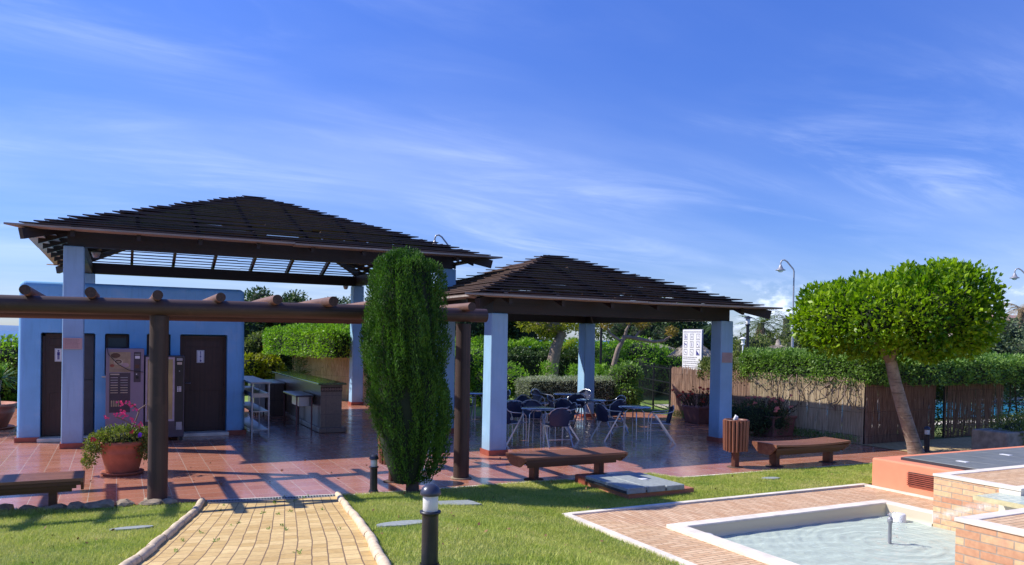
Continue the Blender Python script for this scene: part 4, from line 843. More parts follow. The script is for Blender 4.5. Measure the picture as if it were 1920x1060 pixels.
# ================================================================== BENCHES, BINS, BOLLARDS
def bench(label, u0, u1, v0, v1, z=.40, sag=0.0, legs=None, group='slatted wooden benches'):
    cu, cv = (u0+u1)/2, (v0+v1)/2; t = thing('park_bench', label, 'bench', (cu, cv, 0), group); W = v1-v0; n = 7; mb = MB(); L_ = u1-u0; seg = 8
    for i in range(n):
        a = v0+W*i/n+.004; b = v0+W*(i+1)/n-.008
        off = -.02*math.sin(math.pi*(i+.5)/n)*2*sag
        inset = .0
        for k in range(seg):
            ua, ub = u0+L_*k/seg, u0+L_*(k+1)/seg
            sa, sb2 = sag*(.03*(2*(k/seg)-1)**2), sag*(.03*(2*((k+1)/seg)-1)**2)
            mb.hexa([(ua, a, z-.035+sa), (ub, a, z-.035+sb2), (ub, b, z-.035+sb2), (ua, b, z-.035+sa), (ua, a, z+sa), (ub, a, z+sb2), (ub, b, z+sb2), (ua, b, z+sa)], BENCHW)
    mb.build('seat_slats', t)
    fr = MB()
    for k in range(6):
        vv = v0 if k < 3 else v1; s = 1 if k < 3 else -1; i = k % 3
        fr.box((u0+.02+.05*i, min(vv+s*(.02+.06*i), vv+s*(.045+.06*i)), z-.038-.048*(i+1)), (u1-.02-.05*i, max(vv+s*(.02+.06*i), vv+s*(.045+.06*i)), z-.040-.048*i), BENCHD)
    fr.build('side_slats', t)
    for u in (u0, u1-.03):
        mb = MB(); zt_ = z-.002+sag*.03; zb_ = z-.17
        P2 = [(v0+.0, zt_), (v0+.0, zt_-.05), (v0+W*.28, zb_), (v1-W*.28, zb_), (v1, zt_-.05), (v1, zt_)]
        u2 = u-.006 if u == u0 else u+.006
        vs = [(u2, y_, z_) for y_, z_ in P2]+[(u2+.03, y_, z_) for y_, z_ in P2]; mb.add(vs, [tuple(range(5, -1, -1)), tuple(range(6, 12))]+[(i, (i+1) % 6, (i+1) % 6+6, i+6) for i in range(6)], BENCHW); mb.build('end_panel', t)
    for u in (legs or (u0+.33, u1-.33)):
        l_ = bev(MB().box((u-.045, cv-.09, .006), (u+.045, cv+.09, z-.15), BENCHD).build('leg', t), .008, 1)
        MB().lathe([(0, 0), (.16, 0), (.155, .008), (0, .008)], (u, cv, .001), BARKD, 18).build('base_plate', l_)
    return t
bench('brown slatted bench between the pergola post and the grey hatch', 5.5, 7.37, 10.32, 10.98)
bench('brown curved slatted bench right of the round litter bin', 10.25, 12.1, 9.93, 10.52, .40, 1.0, (10.5, 11.85))
bench('dark brown slatted bench cut by the left edge of the photo', -2.22, -.37, 10.83, 11.42)
def bin_(label, u, v, r=.205):
    t = thing('litter_bin', label, 'litter bin', (u, v, 0), 'slatted wooden litter bins'); n = 20
    mb = MB()
    for k in range(n):
        a = 2*math.pi*k/n; c, s = math.cos(a), math.sin(a); T = Vector((-s, c, 0)); Rr_ = Vector((c, s, 0))
        rb, rt = r*.94, r; z0_, z1_ = .29+.01*math.sin(a*3), .83
        # rounded slat
        p = Vector((u, v, 0)); w_ = .026
        mb.tube([p+Rr_*rb+Vector((0, 0, z0_)), p+Rr_*(rb+rt)/2+Vector((0, 0, (z0_+z1_)/2)), p+Rr_*rt+Vector((0, 0, z1_))], [w_*.9, w_, w_], BINW, 7)
    mb.build('slats', t)
    MB().lathe([(r*.8, .30), (r*.95, .82), (r*.90, .82), (r*.75, .31), (0, .31)], (u, v, 0), BARKD, 24).build('liner', t)
    MB().lathe([(r*.86, .80), (r*1.03, .83), (r*1.03, .845), (r*.84, .845), (r*.84, .81)], (u, v, 0), BINW, 24).build('rim', t)
    bev(MB().box((u-.05, v-.05, .005), (u+.05, v+.05, .305), BENCHD).build('post', t), .006, 1)
    MB().lathe([(0, 0), (.14, 0), (.14, .008), (0, .008)], (u, v, .001), BARKD, 18).build('base_plate', t)
    return t
bin_('round slatted wooden litter bin in front of the right pavilion column', 9.76, 10.42)
bin_('round slatted wooden litter bin half hidden behind the cypress', 3.74, 11.3)
bag = MB(); bag.lathe([(0, .0), (.03, .01), (.05, .03), (.03, .05), (0, .06)], (9.70, 10.36, .835), WHITE, 9, jit=.25); tag(bag.build('crumpled_paper'), 'crumpled white paper on top of the right litter bin', 'litter')
def bollard(label, u, v, z, s=1.0):
    t = thing('bollard_light', label, 'bollard light', (u, v, z), 'dark bollard lights'); c = (u, v, z)
    P = lambda pr: [(a*s, b*s) for a, b in pr]
    MB().lathe(P([(0, -.03), (.072, -.03), (.072, .03), (.062, .045), (.062, .05)]), c, BOLL, 28).build('base_ring', t)
    MB().lathe(P([(.056, .045), (.054, .36), (.056, .375), (.070, .378), (.070, .392), (.045, .395)]), c, BOLL, 28).build('body', t)
    MB().lathe(P([(.047, .392), (.0505, .40), (.0505, .50), (.047, .505)]), c, FROST, 28).build('lamp_glass', t)
    MB().lathe(P([(.03, .498), (.066, .498), (.070, .505), (.068, .522), (.055, .548), (.032, .566), (.0, .572)]), c, BOLLTOP, 28).build('cap', t)
bollard('large near dark bollard light on the lawn right of the yellow path', 1.88, 4.87, .635, 1.02)
bollard('dark bollard light at the plaza edge left of the cypress', 3.22, 10.56, .0, .95)
bollard('dark bollard light beside the leaning tree trunk', 14.95, 10.40, .0, .95)
# rocks along the lawn edge
for i, (u, v, s) in enumerate(((-1.25, 11.22, .11), (-.95, 11.12, .08), (-.68, 11.06, .09), (-.42, 11.0, .13), (-.17, 10.98, .16), (.10, 10.97, .12), (.40, 10.88, .11), (.62, 10.86, .09))):
    bm = bmesh.new(); bmesh.ops.create_icosphere(bm, subdivisions=2, radius=s)
    for vv in bm.verts:
        k = 1+.22*math.sin(vv.co.x*31+i*3)+.18*math.sin(vv.co.y*27+i)+random.uniform(-.06, .06); vv.co = Vector((vv.co.x*k*1.15, vv.co.y*k*.8, vv.co.z*k*.5))
    me = bpy.data.meshes.new('border_rock'); bm.to_mesh(me); bm.free(); me.materials.append(ROCK); o = bpy.data.objects.new('border_rock', me); C.objects.link(o); o.location = (u, v, .012)
    loc_ = ['outermost, at the left edge of the photo', 'low flat one, second from the left', 'low one under the bench leg', 'broad one right of the bench leg', 'largest one, with a grey right side', 'upright one with a pointed top', 'one just left of the pergola post', 'one at the foot of the pergola post'][i]
    tag(o, 'lawn border rock, ' + loc_, 'rock', 'rocks along the lawn edge')

# ================================================================== TABLES AND CHAIRS
def make_table():
    t = thing('cafe_table', 'x', 'table', (0, 0, 0)); r = .36
    mb = MB(); mb.lathe([(0, .70), (r, .70), (r+.012, .708), (r+.012, .722), (r, .73), (0, .728)], (0, 0, 0), TTOP, 32); mb.build('table_top', t)
    for k in range(4):
        a = math.pi/4+k*math.pi/2; c, s = math.cos(a), math.sin(a); mb = MB()
        mb.tube([(c*.05, s*.05, .69), (c*.14, s*.14, .675), (c*.21, s*.21, .60), (c*.22, s*.22, .3), (c*.235, s*.235, 0)], .014, ALU, 8); mb.build('leg', t)
    MB().tube([(0, 0, .66), (0, 0, .70)], .08, ALU, 12).build('hub', t); return t
def make_chair():
    t = thing('terrace_chair', 'x', 'chair', (0, 0, 0))
    mb = MB(); hw = .225   # seat
    mb.hexa([(-hw, -.19, .415), (hw, -.19, .415), (hw, .21, .435), (-hw, .21, .435), (-hw, -.19, .43), (hw, -.19, .43), (hw, .21, .45), (-hw, .21, .45)], NAVY); bev(mb.build('seat', t), .006, 1)
    mb = MB(); n = 10; vs = []; rows = 7
    for j in range(rows):
        f = j/(rows-1); z = .43+.36*f; wd = (.2+.03*math.sin(f*3.14)) * (1 if f < .6 else math.sqrt(max(.05, 1-((f-.6)/.42)**2))*.95+.05)
        for i in range(n):
            g = -1+2*i/(n-1); vs.append((g*wd, -.20-.085*f+.05*g*g, z))
    k = len(vs); vs2 = [(x, y-.012, z) for x, y, z in vs]
    fs = [(j*n+i, j*n+i+1, (j+1)*n+i+1, (j+1)*n+i) for j in range(rows-1) for i in range(n-1)]; fs2 = [tuple(reversed([q+k for q in f])) for f in fs]
    mb.add(vs+vs2, fs+fs2, NAVY, True); mb.build('backrest', t)
    for s in (-1, 1):
        mb = MB(); mb.tube([(s*.24, .235, 0), (s*.245, .23, .40), (s*.255, .21, .58), (s*.262, .14, .645), (s*.262, .0, .655), (s*.25, -.14, .67), (s*.235, -.235, .70), (s*.19, -.265, .76), (s*.10, -.275, .80), (0, -.278, .812)], .0115, ALU, 8); mb.build('arm_frame', t)
        mb = MB()   # flat rear leg running from under the arm to the floor behind
        p, q = Vector((s*.25, .13, .62)), Vector((s*.262, -.30, 0)); mb.bar(p, q, .018, .034, ALU, up=(0, 1, .6)); mb.build('leg', t)
        mb = MB(); mb.tube([(s*.235, -.2, .43), (s*.24, .23, .44)], .01, ALU, 8); mb.build('seat_rail', t)
    mb = MB(); mb.tube([(-.255, -.2, .15), (.255, -.2, .15)], .008, ALU, 6); mb.tube([(-.24, .23, .43), (.24, .23, .43)], .01, ALU, 6); mb.build('stretcher', t)
    return t
def dup(root):
    r_ = root.copy(); C.objects.link(r_)
    for ch in list(root.children):
        c = ch.copy(); C.objects.link(c); c.parent = r_
        for g_ in ch.children: d = g_.copy(); C.objects.link(d); d.parent = c
    return r_
T0 = make_table(); TB = [(8.02, 14.5, 'nearest cafe table, behind the brown bench'), (10.35, 14.25, 'cafe table on the right, with one chair at either end'), (10.94, 18.2, 'farthest cafe table, in front of the clipped grey hedge'), (10.45, 16.2, 'cafe table in the middle, left of the right hand table and farther back'), (8.2, 16.5, 'cafe table just right of the near blue column'), (8.53, 19.0, 'cafe table left of the near blue column, by the log post')]
for i, (u, v, l) in enumerate(TB):
    o = T0 if i == 0 else dup(T0); o.location = (u, v, 0); o.rotation_euler.z = R(45 if i == 0 else 20*i); tag(o, l, 'table', 'round steel cafe tables')
CH = [(8.1, 13.88, 8, 'navy chair with its back to us, nearest to the brown bench'), (7.42, 14.62, 80, 'navy chair facing right at the left of the nearest table'), (8.78, 14.75, 285, 'navy chair with a round back at the right of the nearest table'), (8.35, 15.35, 200, 'navy chair facing us behind the nearest table'),
      (9.72, 14.35, 88, 'navy chair facing right at the left end of the right hand table'), (10.52, 13.55, 300, 'navy chair facing left at the right end of the right hand table, rightmost of all'),
      (10.55, 15.45, 350, 'navy chair with its back to us between the middle and the right hand tables'), (11.15, 16.3, 275, 'navy chair facing left at the right of the middle table'), (9.85, 16.75, 130, 'navy chair at the far left of the middle table'), (9.6, 15.9, 60, 'navy chair at the near left of the middle table'),
      (10.5, 18.75, 150, 'navy chair with a shiny arched back at the left of the farthest table'), (11.55, 18.5, 250, 'navy chair with a shiny back at the right of the farthest table'), (10.75, 17.5, 10, 'navy chair with its back to us at the farthest table'), 
      (8.75, 16.9, 250, 'navy chair at the far right of the table near the blue column'), (8.05, 15.85, 10, 'navy chair with its back to us beside the near blue column'), (8.0, 18.5, 40, 'navy chair in front of the table by the log post'), (9.15, 18.75, 280, 'navy chair showing between the log post and the near blue column'), (7.85, 19.3, 100, 'navy chair mostly hidden behind the log post')]
C0 = make_chair()
for i, (u, v, a, l) in enumerate(CH):
    o = C0 if i == 0 else dup(C0); o.location = (u, v, 0); o.rotation_euler.z = -R(a); tag(o, l, 'chair', 'navy terrace chairs')
# ================================================================== VEGETATION
LF_CYP = leafmat('cypress_green', (0.016, 0.062, 0.010), (0.11, 0.24, 0.024), .2, .6, 3, 45)
LF_FIC = leafmat('ficus_leaf', (0.035, 0.13, 0.006), (0.36, 0.50, 0.015), .38, .42, 1.6, 9)
LF_HED = leafmat('hedge_leaf', (0.06, 0.15, 0.03), (0.26, 0.40, 0.085), .3, .5, 3, 20)
LF_BRI = leafmat('bright_hedge_leaf', (0.08, 0.21, 0.015), (0.30, 0.48, 0.05), .35, .5, 3, 16)
LF_DRK = leafmat('dark_tree_leaf', (0.022, 0.055, 0.018), (0.10, 0.16, 0.055), .2, .5, 2, 9)
LF_GRY = leafmat('grey_hedge_leaf', (0.24, 0.28, 0.19), (0.55, 0.58, 0.46), .2, .7, 5, 30)
LF_YEL = leafmat('yellow_leaf', (0.14, 0.17, 0.012), (0.36, 0.34, 0.03), .35, .5, 3, 12)
LF_GG = leafmat('grey_green_leaf', (0.05, 0.09, 0.04), (0.17, 0.22, 0.11), .2, .6, 2, 9)
LF_OLV = leafmat('olive_shrub_leaf', (0.06, 0.10, 0.025), (0.24, 0.27, 0.08), .25, .6, 3, 12)
LF_PLM = leafmat('palm_leaf', (0.045, 0.08, 0.015), (0.16, 0.21, 0.04), .25, .4, 3, 9)
LF_YUC = leafmat('yucca_leaf', (0.06, 0.14, 0.02), (0.24, 0.36, 0.06), .3, .4, 3, 9)
LF_DRY = leafmat('dry_frond', (0.18, 0.12, 0.07), (0.42, 0.30, 0.18), .1, .8, 3, 9)
LF_POT = leafmat('pot_plant_leaf', (0.07, 0.12, 0.02), (0.28, 0.30, 0.08), .3, .6, 6, 30)
LF_RED = leafmat('crown_thorn_leaf', (0.05, 0.05, 0.02), (0.14, 0.11, 0.04), .2, .6, 6, 30)
DARKIN = plain('foliage_shade_core', (0.018, 0.028, 0.012), .95)  # near-black hull inside the leaves; shade among them is put into its colour

# ---- cypress
cy = thing('cypress', 'tall narrow clipped cypress in front of the pergola beam', 'cypress tree', (3.72, 10.34, 0))
MB().tube([(3.72, 10.34, -.02), (3.71, 10.34, .25), (3.66, 10.34, .7)], [.10, .085, .07], BARKD, 12).build('trunk', cy)
prof = np.array([(0.16, .20), (0.3, .30), (.45, .38), (.7, .47), (1.0, .525), (1.4, .56), (1.8, .565), (2.2, .545), (2.6, .52), (2.9, .49), (3.1, .445), (3.2, .385), (3.27, .29), (3.32, .12)])
def cyp_surf(z, a):
    r = np.interp(z, prof[:, 0], prof[:, 1]); lob = 1+.07*np.sin(a*5+z*1.3)+.05*np.sin(a*11-z*3.1)+.05*np.sin(z*7+a*2)
    cx = np.interp(z, [0, .4, 1, 1.8, 2.6, 3.5], [3.72, 3.72, 3.72, 3.60, 3.55, 3.54]); return cx, r*lob
n = 74000; z = rng.uniform(.14, 3.32, n*2); keep = rng.uniform(0, .6, n*2) < np.interp(z, prof[:, 0], prof[:, 1]); z = z[keep][:n]; n = len(z); a = rng.uniform(0, 6.2832, n)
cx, r = cyp_surf(z, a); dep = rng.uniform(0, 1, n)**1.7*.11; col_ = .035*np.sin(a*17+2*np.sin(z*2))+.03*np.sin(a*29+z*4)
big = .05*np.sin(a*3.3+z*2.1+1)+.04*np.sin(z*4.3+a*2.2)*np.sin(a*6.1-z); shoot = (rng.uniform(0, 1, n) < .015)*rng.uniform(0, .09, n); r = np.maximum(r-dep*1.25+col_+big-.02+shoot, .02); P = np.stack([cx+r*np.cos(a), 10.34+r*np.sin(a), z], 1); D = np.stack([np.cos(a)*.45, np.sin(a)*.45, np.full(n, 1.0)], 1)
# rounded top tufts
n2_ = 5000; a2 = rng.uniform(0, 6.2832, n2_); r2 = .41*np.sqrt(rng.uniform(0, 1, n2_)); z2 = 3.15+.20*(1-(r2/.41)**2)+.05*np.sin(a2*4+r2*20)+rng.normal(0, .02, n2_)
P = np.concatenate([P, np.stack([3.54+r2*np.cos(a2), 10.34+r2*np.sin(a2), z2], 1)]); D = np.concatenate([D, np.stack([np.cos(a2)*.3, np.sin(a2)*.3, np.ones(n2_)], 1)])
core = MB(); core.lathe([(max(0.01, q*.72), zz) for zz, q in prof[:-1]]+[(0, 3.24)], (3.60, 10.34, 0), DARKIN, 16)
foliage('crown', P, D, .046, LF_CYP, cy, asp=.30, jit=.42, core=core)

# ---- clipped ficus with leaning trunk
ft = thing('ficus_tree', 'round clipped bright green tree with a pale leaning trunk', 'tree', (14.55, 10.33, 0))
MB().tube([(14.55, 10.33, -.05), (14.42, 10.33, .25), (14.05, 10.3, .9), (13.78, 10.3, 1.5), (13.62, 10.3, 1.95), (13.5, 10.3, 2.5)], [.17, .135, .122, .115, .11, .07], BARKT, 14).build('trunk', ft)
lm = MB()
for (dx, dy, dz) in ((-1.1, .3, .75), (.9, -.3, .9), (.2, .9, .8), (-.2, -.9, .8), (1.5, .4, 1.1), (-1.6, -.3, .6)): dx, dy, dz = dx*.5, dy*.5, dz*.6; lm.tube([(13.6, 10.3, 1.9), (13.6+dx*.5, 10.3+dy*.5, 2.0+dz*.5), (13.6+dx, 10.3+dy, 2.0+dz)], [.08, .05, .02], BARK, 8)
lm.build('limbs', ft)
# across-view axis (ax) and depth axis (dp)
axv = np.array([math.cos(.4698+.42), -math.sin(.4698+.42)]); dpv = np.array([axv[1]*-1, axv[0]])
cc = np.array([13.75, 10.35]); bl = []
for (s, d_, z, r, rz) in [(-1.75, 0, 2.75, .72, .72), (-1.2, .5, 2.78, .9, .8), (-1.2, -.5, 2.72, .9, .8), (-.5, 0, 2.75, 1.05, .92), (-.4, .9, 2.8, .9, .8), (-.3, -.9, 2.75, .9, .82), (.4, 0, 2.85, 1.1, 1.0), (.5, .9, 2.85, .9, .85), (.5, -.9, 2.8, .9, .88), (1.2, 0, 2.95, 1.0, 1.05), (1.2, .7, 2.85, .8, .85), (1.15, -.7, 2.85, .85, .9), (1.75, 0, 2.9, .75, .95), (1.25, .1, 3.5, .55, .50), (.35, .2, 3.45, .5, .35), (1.65, -.2, 3.4, .45, .35), (-1.0, .1, 3.15, .55, .35), (-1.7, .1, 3.0, .42, .35), (1.6, -.2, 2.35, .5, .4), (.9, -.5, 2.2, .55, .32)]:
    c_ = cc+axv*(s*.77-.02)+dpv*d_*.62; bl.append((c_[0], c_[1], 2.74+(z-2.75)*.93, r*.76, r*.72, rz*.86))
P, D = blob_pts(bl, 20000, (.62, 1.07), .80); P += D*(wob(P, .10, 4.3)+wob(P, .05, 9)+(rng.uniform(0, 1, len(P)) < .03)*rng.uniform(0, .16, len(P)))[:, None]
ok = P[:, 2] > 1.84+.08*np.sin(P[:, 0]*6)+.05*np.sin(P[:, 1]*9); P, D = P[ok], D[ok]
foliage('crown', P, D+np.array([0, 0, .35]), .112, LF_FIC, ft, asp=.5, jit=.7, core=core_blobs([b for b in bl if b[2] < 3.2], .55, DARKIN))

# ---- reed fences
def reeds(label, a, b, h, m, name='reed_fence', step=.0042, lean=.02, group='reed screens', ztop=None, gaps=0.0, top_jit=.05):
    a, b = Vector((*a, 0)), Vector((*b, 0)); d = (b-a); L_ = d.length; d.normalize(); o = Vector((d.y, -d.x, 0)); n = int(L_/step)
    t = thing(name, label, 'fence', tuple((a+b)/2), group); V = []; 
    mb = MB()
    for i in range(n):
        if random.random() < gaps: continue
        s = i*step+random.uniform(-.004, .004); j = random.uniform(-.014, .014); w_ = random.uniform(.0045, .009); lx = random.gauss(0, lean); hh = h*(1+.02*math.sin(s*3))+random.gauss(0, top_jit*.5)
        if random.random() < .04: lx *= 3; hh += random.uniform(0, .08)
        p = a+d*s+o*j; q = a+d*(s+lx)+o*(j+random.uniform(-.01, .01))
        vs = []
        for (c_, z_) in ((p, .0), (q, hh)):
            for k in range(3): vs.append((c_+d*w_*math.cos(2.09*k)+o*w_*math.sin(2.09*k))+Vector((0, 0, z_)))
        mb.add(vs, [(0, 1, 4, 3), (1, 2, 5, 4), (2, 0, 3, 5)], m)
    mb.build('reed_panel', t)
    wb = MB()
    for z in (.18, h*.5, h-.16): wb.tube([a+Vector((0, 0, z))+o*.016, b+Vector((0, 0, z))+o*.016], .003, BARKD, 5)
    wb.build('tie_wire', t)
    for s in np.linspace(0.03, L_-.03, max(2, int(L_/2.2))): c_ = a+d*float(s)-o*.05; MB().tube([c_, c_+Vector((0, 0, h-.05))], .025, BLACK, 8).build('fence_post', t)
    return t
reeds('pale sunlit reed fence behind the second planter, ending at a corner', (14.72, 15.2), (14.70, 11.75), 1.40, REED)
reeds('reddish reed fence between the iron gate and the right pavilion column', (14.80, 18.55), (14.725, 15.21), 1.40, REEDR)
reeds('dark reed fence in the shade behind the leaning trunk', (14.74, 11.72), (17.35, 11.88), 1.42, REEDR, gaps=.12)
reeds('torn reed fence with gaps right of the dark reed fence', (17.75, 11.9), (20.2, 12.0), 1.30, REEDR, gaps=.62)
reeds('weathered leaning reed fence under the bright hedge behind the big pavilion', (5.75, 28.9), (7.9, 23.9), 1.62, REED, lean=.12, top_jit=.12)

def hedge(name, label, a, b, n, size, m, cat='hedge', depth=.2, amp=.08, f=3, asp=.5, jit=.8, group=None, rot=None, faces='xXyYZ', core=True, rnd=.25):
    P, D = box_pts(a, b, n, depth, amp, f, rnd, faces); cmb_ = None
    if core:
        s = depth*.75+.03; cmb_ = MB().box((a[0]+s, a[1]+s, a[2]), (b[0]-s, b[1]-s, b[2]-s), DARKIN)
    if rot:
        c0, ang = np.array([(a[0]+b[0])/2, (a[1]+b[1])/2]), rot; R2 = np.array([[math.cos(ang), -math.sin(ang)], [math.sin(ang), math.cos(ang)]])
        P[:, :2] = (P[:, :2]-c0) @ R2.T + c0; D[:, :2] = D[:, :2] @ R2.T
        if cmb_: cmb_.v = [(*((R2 @ (np.array(v[:2])-c0))+c0), v[2]) for v in cmb_.v]
    loc = ((a[0]+b[0])/2, (a[1]+b[1])/2, a[2])
    o = foliage(name, P, D, size, m, None, loc, asp=asp, jit=jit, core=cmb_); return tag(o, label, cat, group)
hedge('hedge', 'green creeper hedge bulging over the top of the sunlit reed fence', (14.58, 11.5, 1.32), (15.7, 15.6, 2.02), 17000, .07, LF_HED, depth=.22, amp=.09)
hedge('hedge', 'yellowish creeper clump over the reddish reed fence beside the notice board', (14.6, 15.2, 1.18), (15.2, 17.3, 1.72), 5000, .06, LF_OLV, depth=.25, amp=.1)
hedge('hedge', 'long clipped green hedge top above the shaded reed fence, right of the tree trunk', (15.3, 11.6, 1.30), (26.5, 13.1, 1.95), 26000, .085, LF_HED, depth=.22, amp=.09)
hedge('hedge', 'dark open hedge base letting the blue pool show through, at the right', (17.9, 12.1, .0), (26.5, 12.75, 1.42), 9000, .08, LF_DRK, depth=.5, amp=.05, core=False)
hb2 = MB()
for x in np.arange(17.6, 24, .55):
    x0 = float(x)+random.uniform(-.2, .2); hb2.tube([(x0, 12.4, 0), (x0+random.uniform(-.2, .2), 12.4, .6), (x0+random.uniform(-.4, .4), 12.35, 1.4)], [.03, .025, .02], BARKD, 6)
o_ = hb2.build('hedge_stems', None, (20, 12.4, 0)); tag(o_, 'thin dark woody stems inside the open hedge by the pool', 'hedge stems', kind='stuff')
# creeper branches hanging on the sunlit fence
vb = MB()
for i in range(13):
    v0 = random.uniform(12.0, 13.9) if i < 10 else random.uniform(13.9, 15.2); z0 = 1.45; pts = [(14.62, v0, z0)]; L_ = random.uniform(.25, .75); dv = random.uniform(-.6, .6)
    for k in range(1, 8): 
        f = k/7; pts.append((14.62-.05*math.sin(f*3), v0+dv*f+.06*math.sin(k*1.7+i), z0-L_*math.sin(f*math.pi*.8)+random.uniform(-.03, .03)))
    vb.tube(pts, [.017-.0016*k for k in range(8)], BARK, 6)
tag(vb.build('creeper_branches', None, (14.62, 13, 1.3)), 'bare twisted creeper branches hanging on the sunlit reed fence', 'branches')
P, D = box_pts((14.5, 11.8, .95), (14.68, 15.2, 1.42), 800, .1, .05); k = rng.uniform(0, 1, len(P)) < np.clip((P[:, 2]-.95)/.45, 0, 1)**1.5; tag(foliage('creeper_leaves', P[k], D[k], .06, LF_DRK, None, (14.6, 13.5, 1.2)), 'sparse dark creeper leaves trailing down the sunlit reed fence', 'creeper', kind='stuff')
# low weeds at the fence foot
P = np.stack([rng.uniform(14.35, 14.68, 2600), rng.uniform(11.8, 18.4, 2600), rng.uniform(0, .16, 2600)**1.0], 1); tag(foliage('fence_weeds', P, np.tile([0, 0, 1.0], (2600, 1)), .07, LF_HED, None, (14.5, 14, 0), asp=.2, jit=.4), 'low weeds growing along the foot of the reed fence', 'weeds', kind='stuff')

hedge('clipped_hedge', 'silvery grey clipped box hedge behind the farthest cafe tables', (10.75, 20.1, 0), (14.1, 21.1, 1.06), 15000, .05, LF_GRY, depth=.12, amp=.05, f=5, asp=.3, jit=.9)
def bush(name, label, blobs, n, size, m, cat='bush', asp=.5, core=.72, droop=0, group=None, shell=(.72, 1.05)):
    P, D = blob_pts(blobs, n, shell); P += D*wob(P, .05, 6)[:, None]; P[:, 2] = np.maximum(P[:, 2], .01); b = blobs[0]
    o = foliage(name, P, D, size, m, None, (b[0], b[1], 0), asp=asp, droop=droop, core=core_blobs(blobs, core, DARKIN) if core else None); return tag(o, label, cat, group)
def rblobs(c, R_, n, r, seed, zmin=None):
    r_ = random.Random(seed); out = []
    for _ in range(n):
        while True:
            p = [r_.uniform(-1, 1) for _ in range(3)]
            if sum(q*q for q in p) < 1: break
        k = r*r_.uniform(.7, 1.3); z = c[2]+p[2]*R_[2]
        if zmin is not None: z = max(z, zmin)
        out.append((c[0]+p[0]*R_[0], c[1]+p[1]*R_[1], z, k, k, k*.85))
    return out
bush('bush', 'dark rounded bush on the plaza between the right column and the second planter', [(13.5, 13.9, .4, .55, .45, .42), (13.9, 13.6, .36, .4, .4, .36), (13.3, 14.3, .38, .4, .4, .4)], 5000, .05, LF_DRK, asp=.35)
bush('bush', 'leafy green bush beside the left side of the iron gate', rblobs((14.4, 20.4, .7), (.45, .5, .6), 9, .4, 4), 3800, .09, LF_HED)
bush('bush', 'bright green bushes behind the log post and the near blue column', rblobs((10.6, 24.2, .9), (1.0, .8, .8), 12, .6, 5), 6500, .09, LF_BRI)
bush('bush', 'bright green bush left of the clipped grey hedge', rblobs((11.3, 22.9, .65), (.9, .6, .5), 10, .45, 6), 5000, .08, LF_BRI)
hedge('hedge', 'dark shaded hedge behind the tree with the bent trunk', (10.8, 27.3, 0), (19.5, 28.9, 1.75), 16000, .10, LF_DRK, rot=-.36, depth=.3, amp=.15)
hedge('hedge', 'sunlit leafy top of the far hedge behind the cafe tables', (10.8, 28.3, 1.3), (19.9, 29.9, 2.12), 13000, .11, LF_BRI, rot=-.36, depth=.35, amp=.18)
bush('shrub', 'sunlit green shrub above the iron gate in front of the thatched parasol', rblobs((18.3, 24.9, 1.35), (1.5, 1.2, .5), 12, .65, 8), 6000, .10, LF_BRI)
bush('shrub', 'dark green shrubs behind the iron gate', rblobs((20.0, 26.5, .95), (2.4, 1.0, .6), 14, .8, 9), 6000, .11, LF_DRK)
# small seedlings standing above the grey hedge
for i, (u, v, h) in enumerate(((12.6, 22.2, 1.45), (13.5, 22.0, 1.35), (14.2, 21.6, 1.4))):
    P = np.stack([rng.normal(u, .14, 500), rng.normal(v, .14, 500), rng.uniform(.9, h, 500)], 1); tag(foliage('young_shrub', P, np.tile([0, 0, .6], (500, 1)), .10, LF_BRI, None, (u, v, 0), asp=.3, core=MB().tube([(u, v, 0), (u, v, h*.9)], .015, BARKD, 6)), 'young upright green shrub behind the grey hedge, ' + ['left one', 'middle one', 'right one'][i], 'shrub', 'young shrubs behind the grey hedge')

# ---- trees
def tree(label, base, top, r0, blobs, n, size, m, trunk_mat=BARK, name='tree', bend=(0, 0), limbs=True, asp=.5, cat='tree', core=.72, jit=.8, group=None):
    t = thing(name, label, cat, base, group); b, q = Vector(base), Vector(top); mid = b.lerp(q, .5)+Vector((bend[0], bend[1], 0))
    MB().tube([b, b.lerp(mid, .5)+Vector((bend[0]*.3, bend[1]*.3, 0)), mid, mid.lerp(q, .5)+Vector((bend[0]*.3, bend[1]*.3, 0)), q], [r0*1.15, r0, r0*.9, r0*.8, r0*.65], trunk_mat, 10).build('trunk', t)
    if limbs:
        lm = MB()
        for bl_ in blobs[:7]: c_ = Vector(bl_[:3]); lm.tube([q, q.lerp(c_, .5)+Vector((0, 0, .05)), c_], [r0*.5, r0*.32, r0*.12], trunk_mat, 7)
        lm.build('limbs', t)
    P, D = blob_pts(blobs, n, (.7, 1.06), .78); P += D*wob(P, .1, 4)[:, None]
    foliage('crown', P, D, size, m, t, asp=asp, jit=jit, core=core_blobs(blobs, core, DARKIN) if core else None); return t
tree('broad dark green tree rising behind the right end of the toilet building', (5.97, 35.5, 0), (5.97, 35.5, 1.6), .22, rblobs((5.9, 35.5, 2.75), (2.0, 1.5, 1.35), 24, .8, 21), 14000, .13, LF_DRK)
tree('lower dark green tree seen left of the far right column of the big pavilion', (8.9, 37.0, 0), (8.9, 37.0, 1.5), .22, rblobs((8.9, 37.2, 2.4), (2.4, 1.5, 1.2), 22, .8, 22), 13000, .13, LF_DRK)
tree('dark tree with a pale thin trunk behind the near column of the low pavilion', (15.2, 31.6, 0), (15.2, 31.6, 1.9), .14, rblobs((15.4, 31.8, 3.3), (3.2, 1.5, 1.2), 26, .85, 23), 13000, .14, LF_DRK)
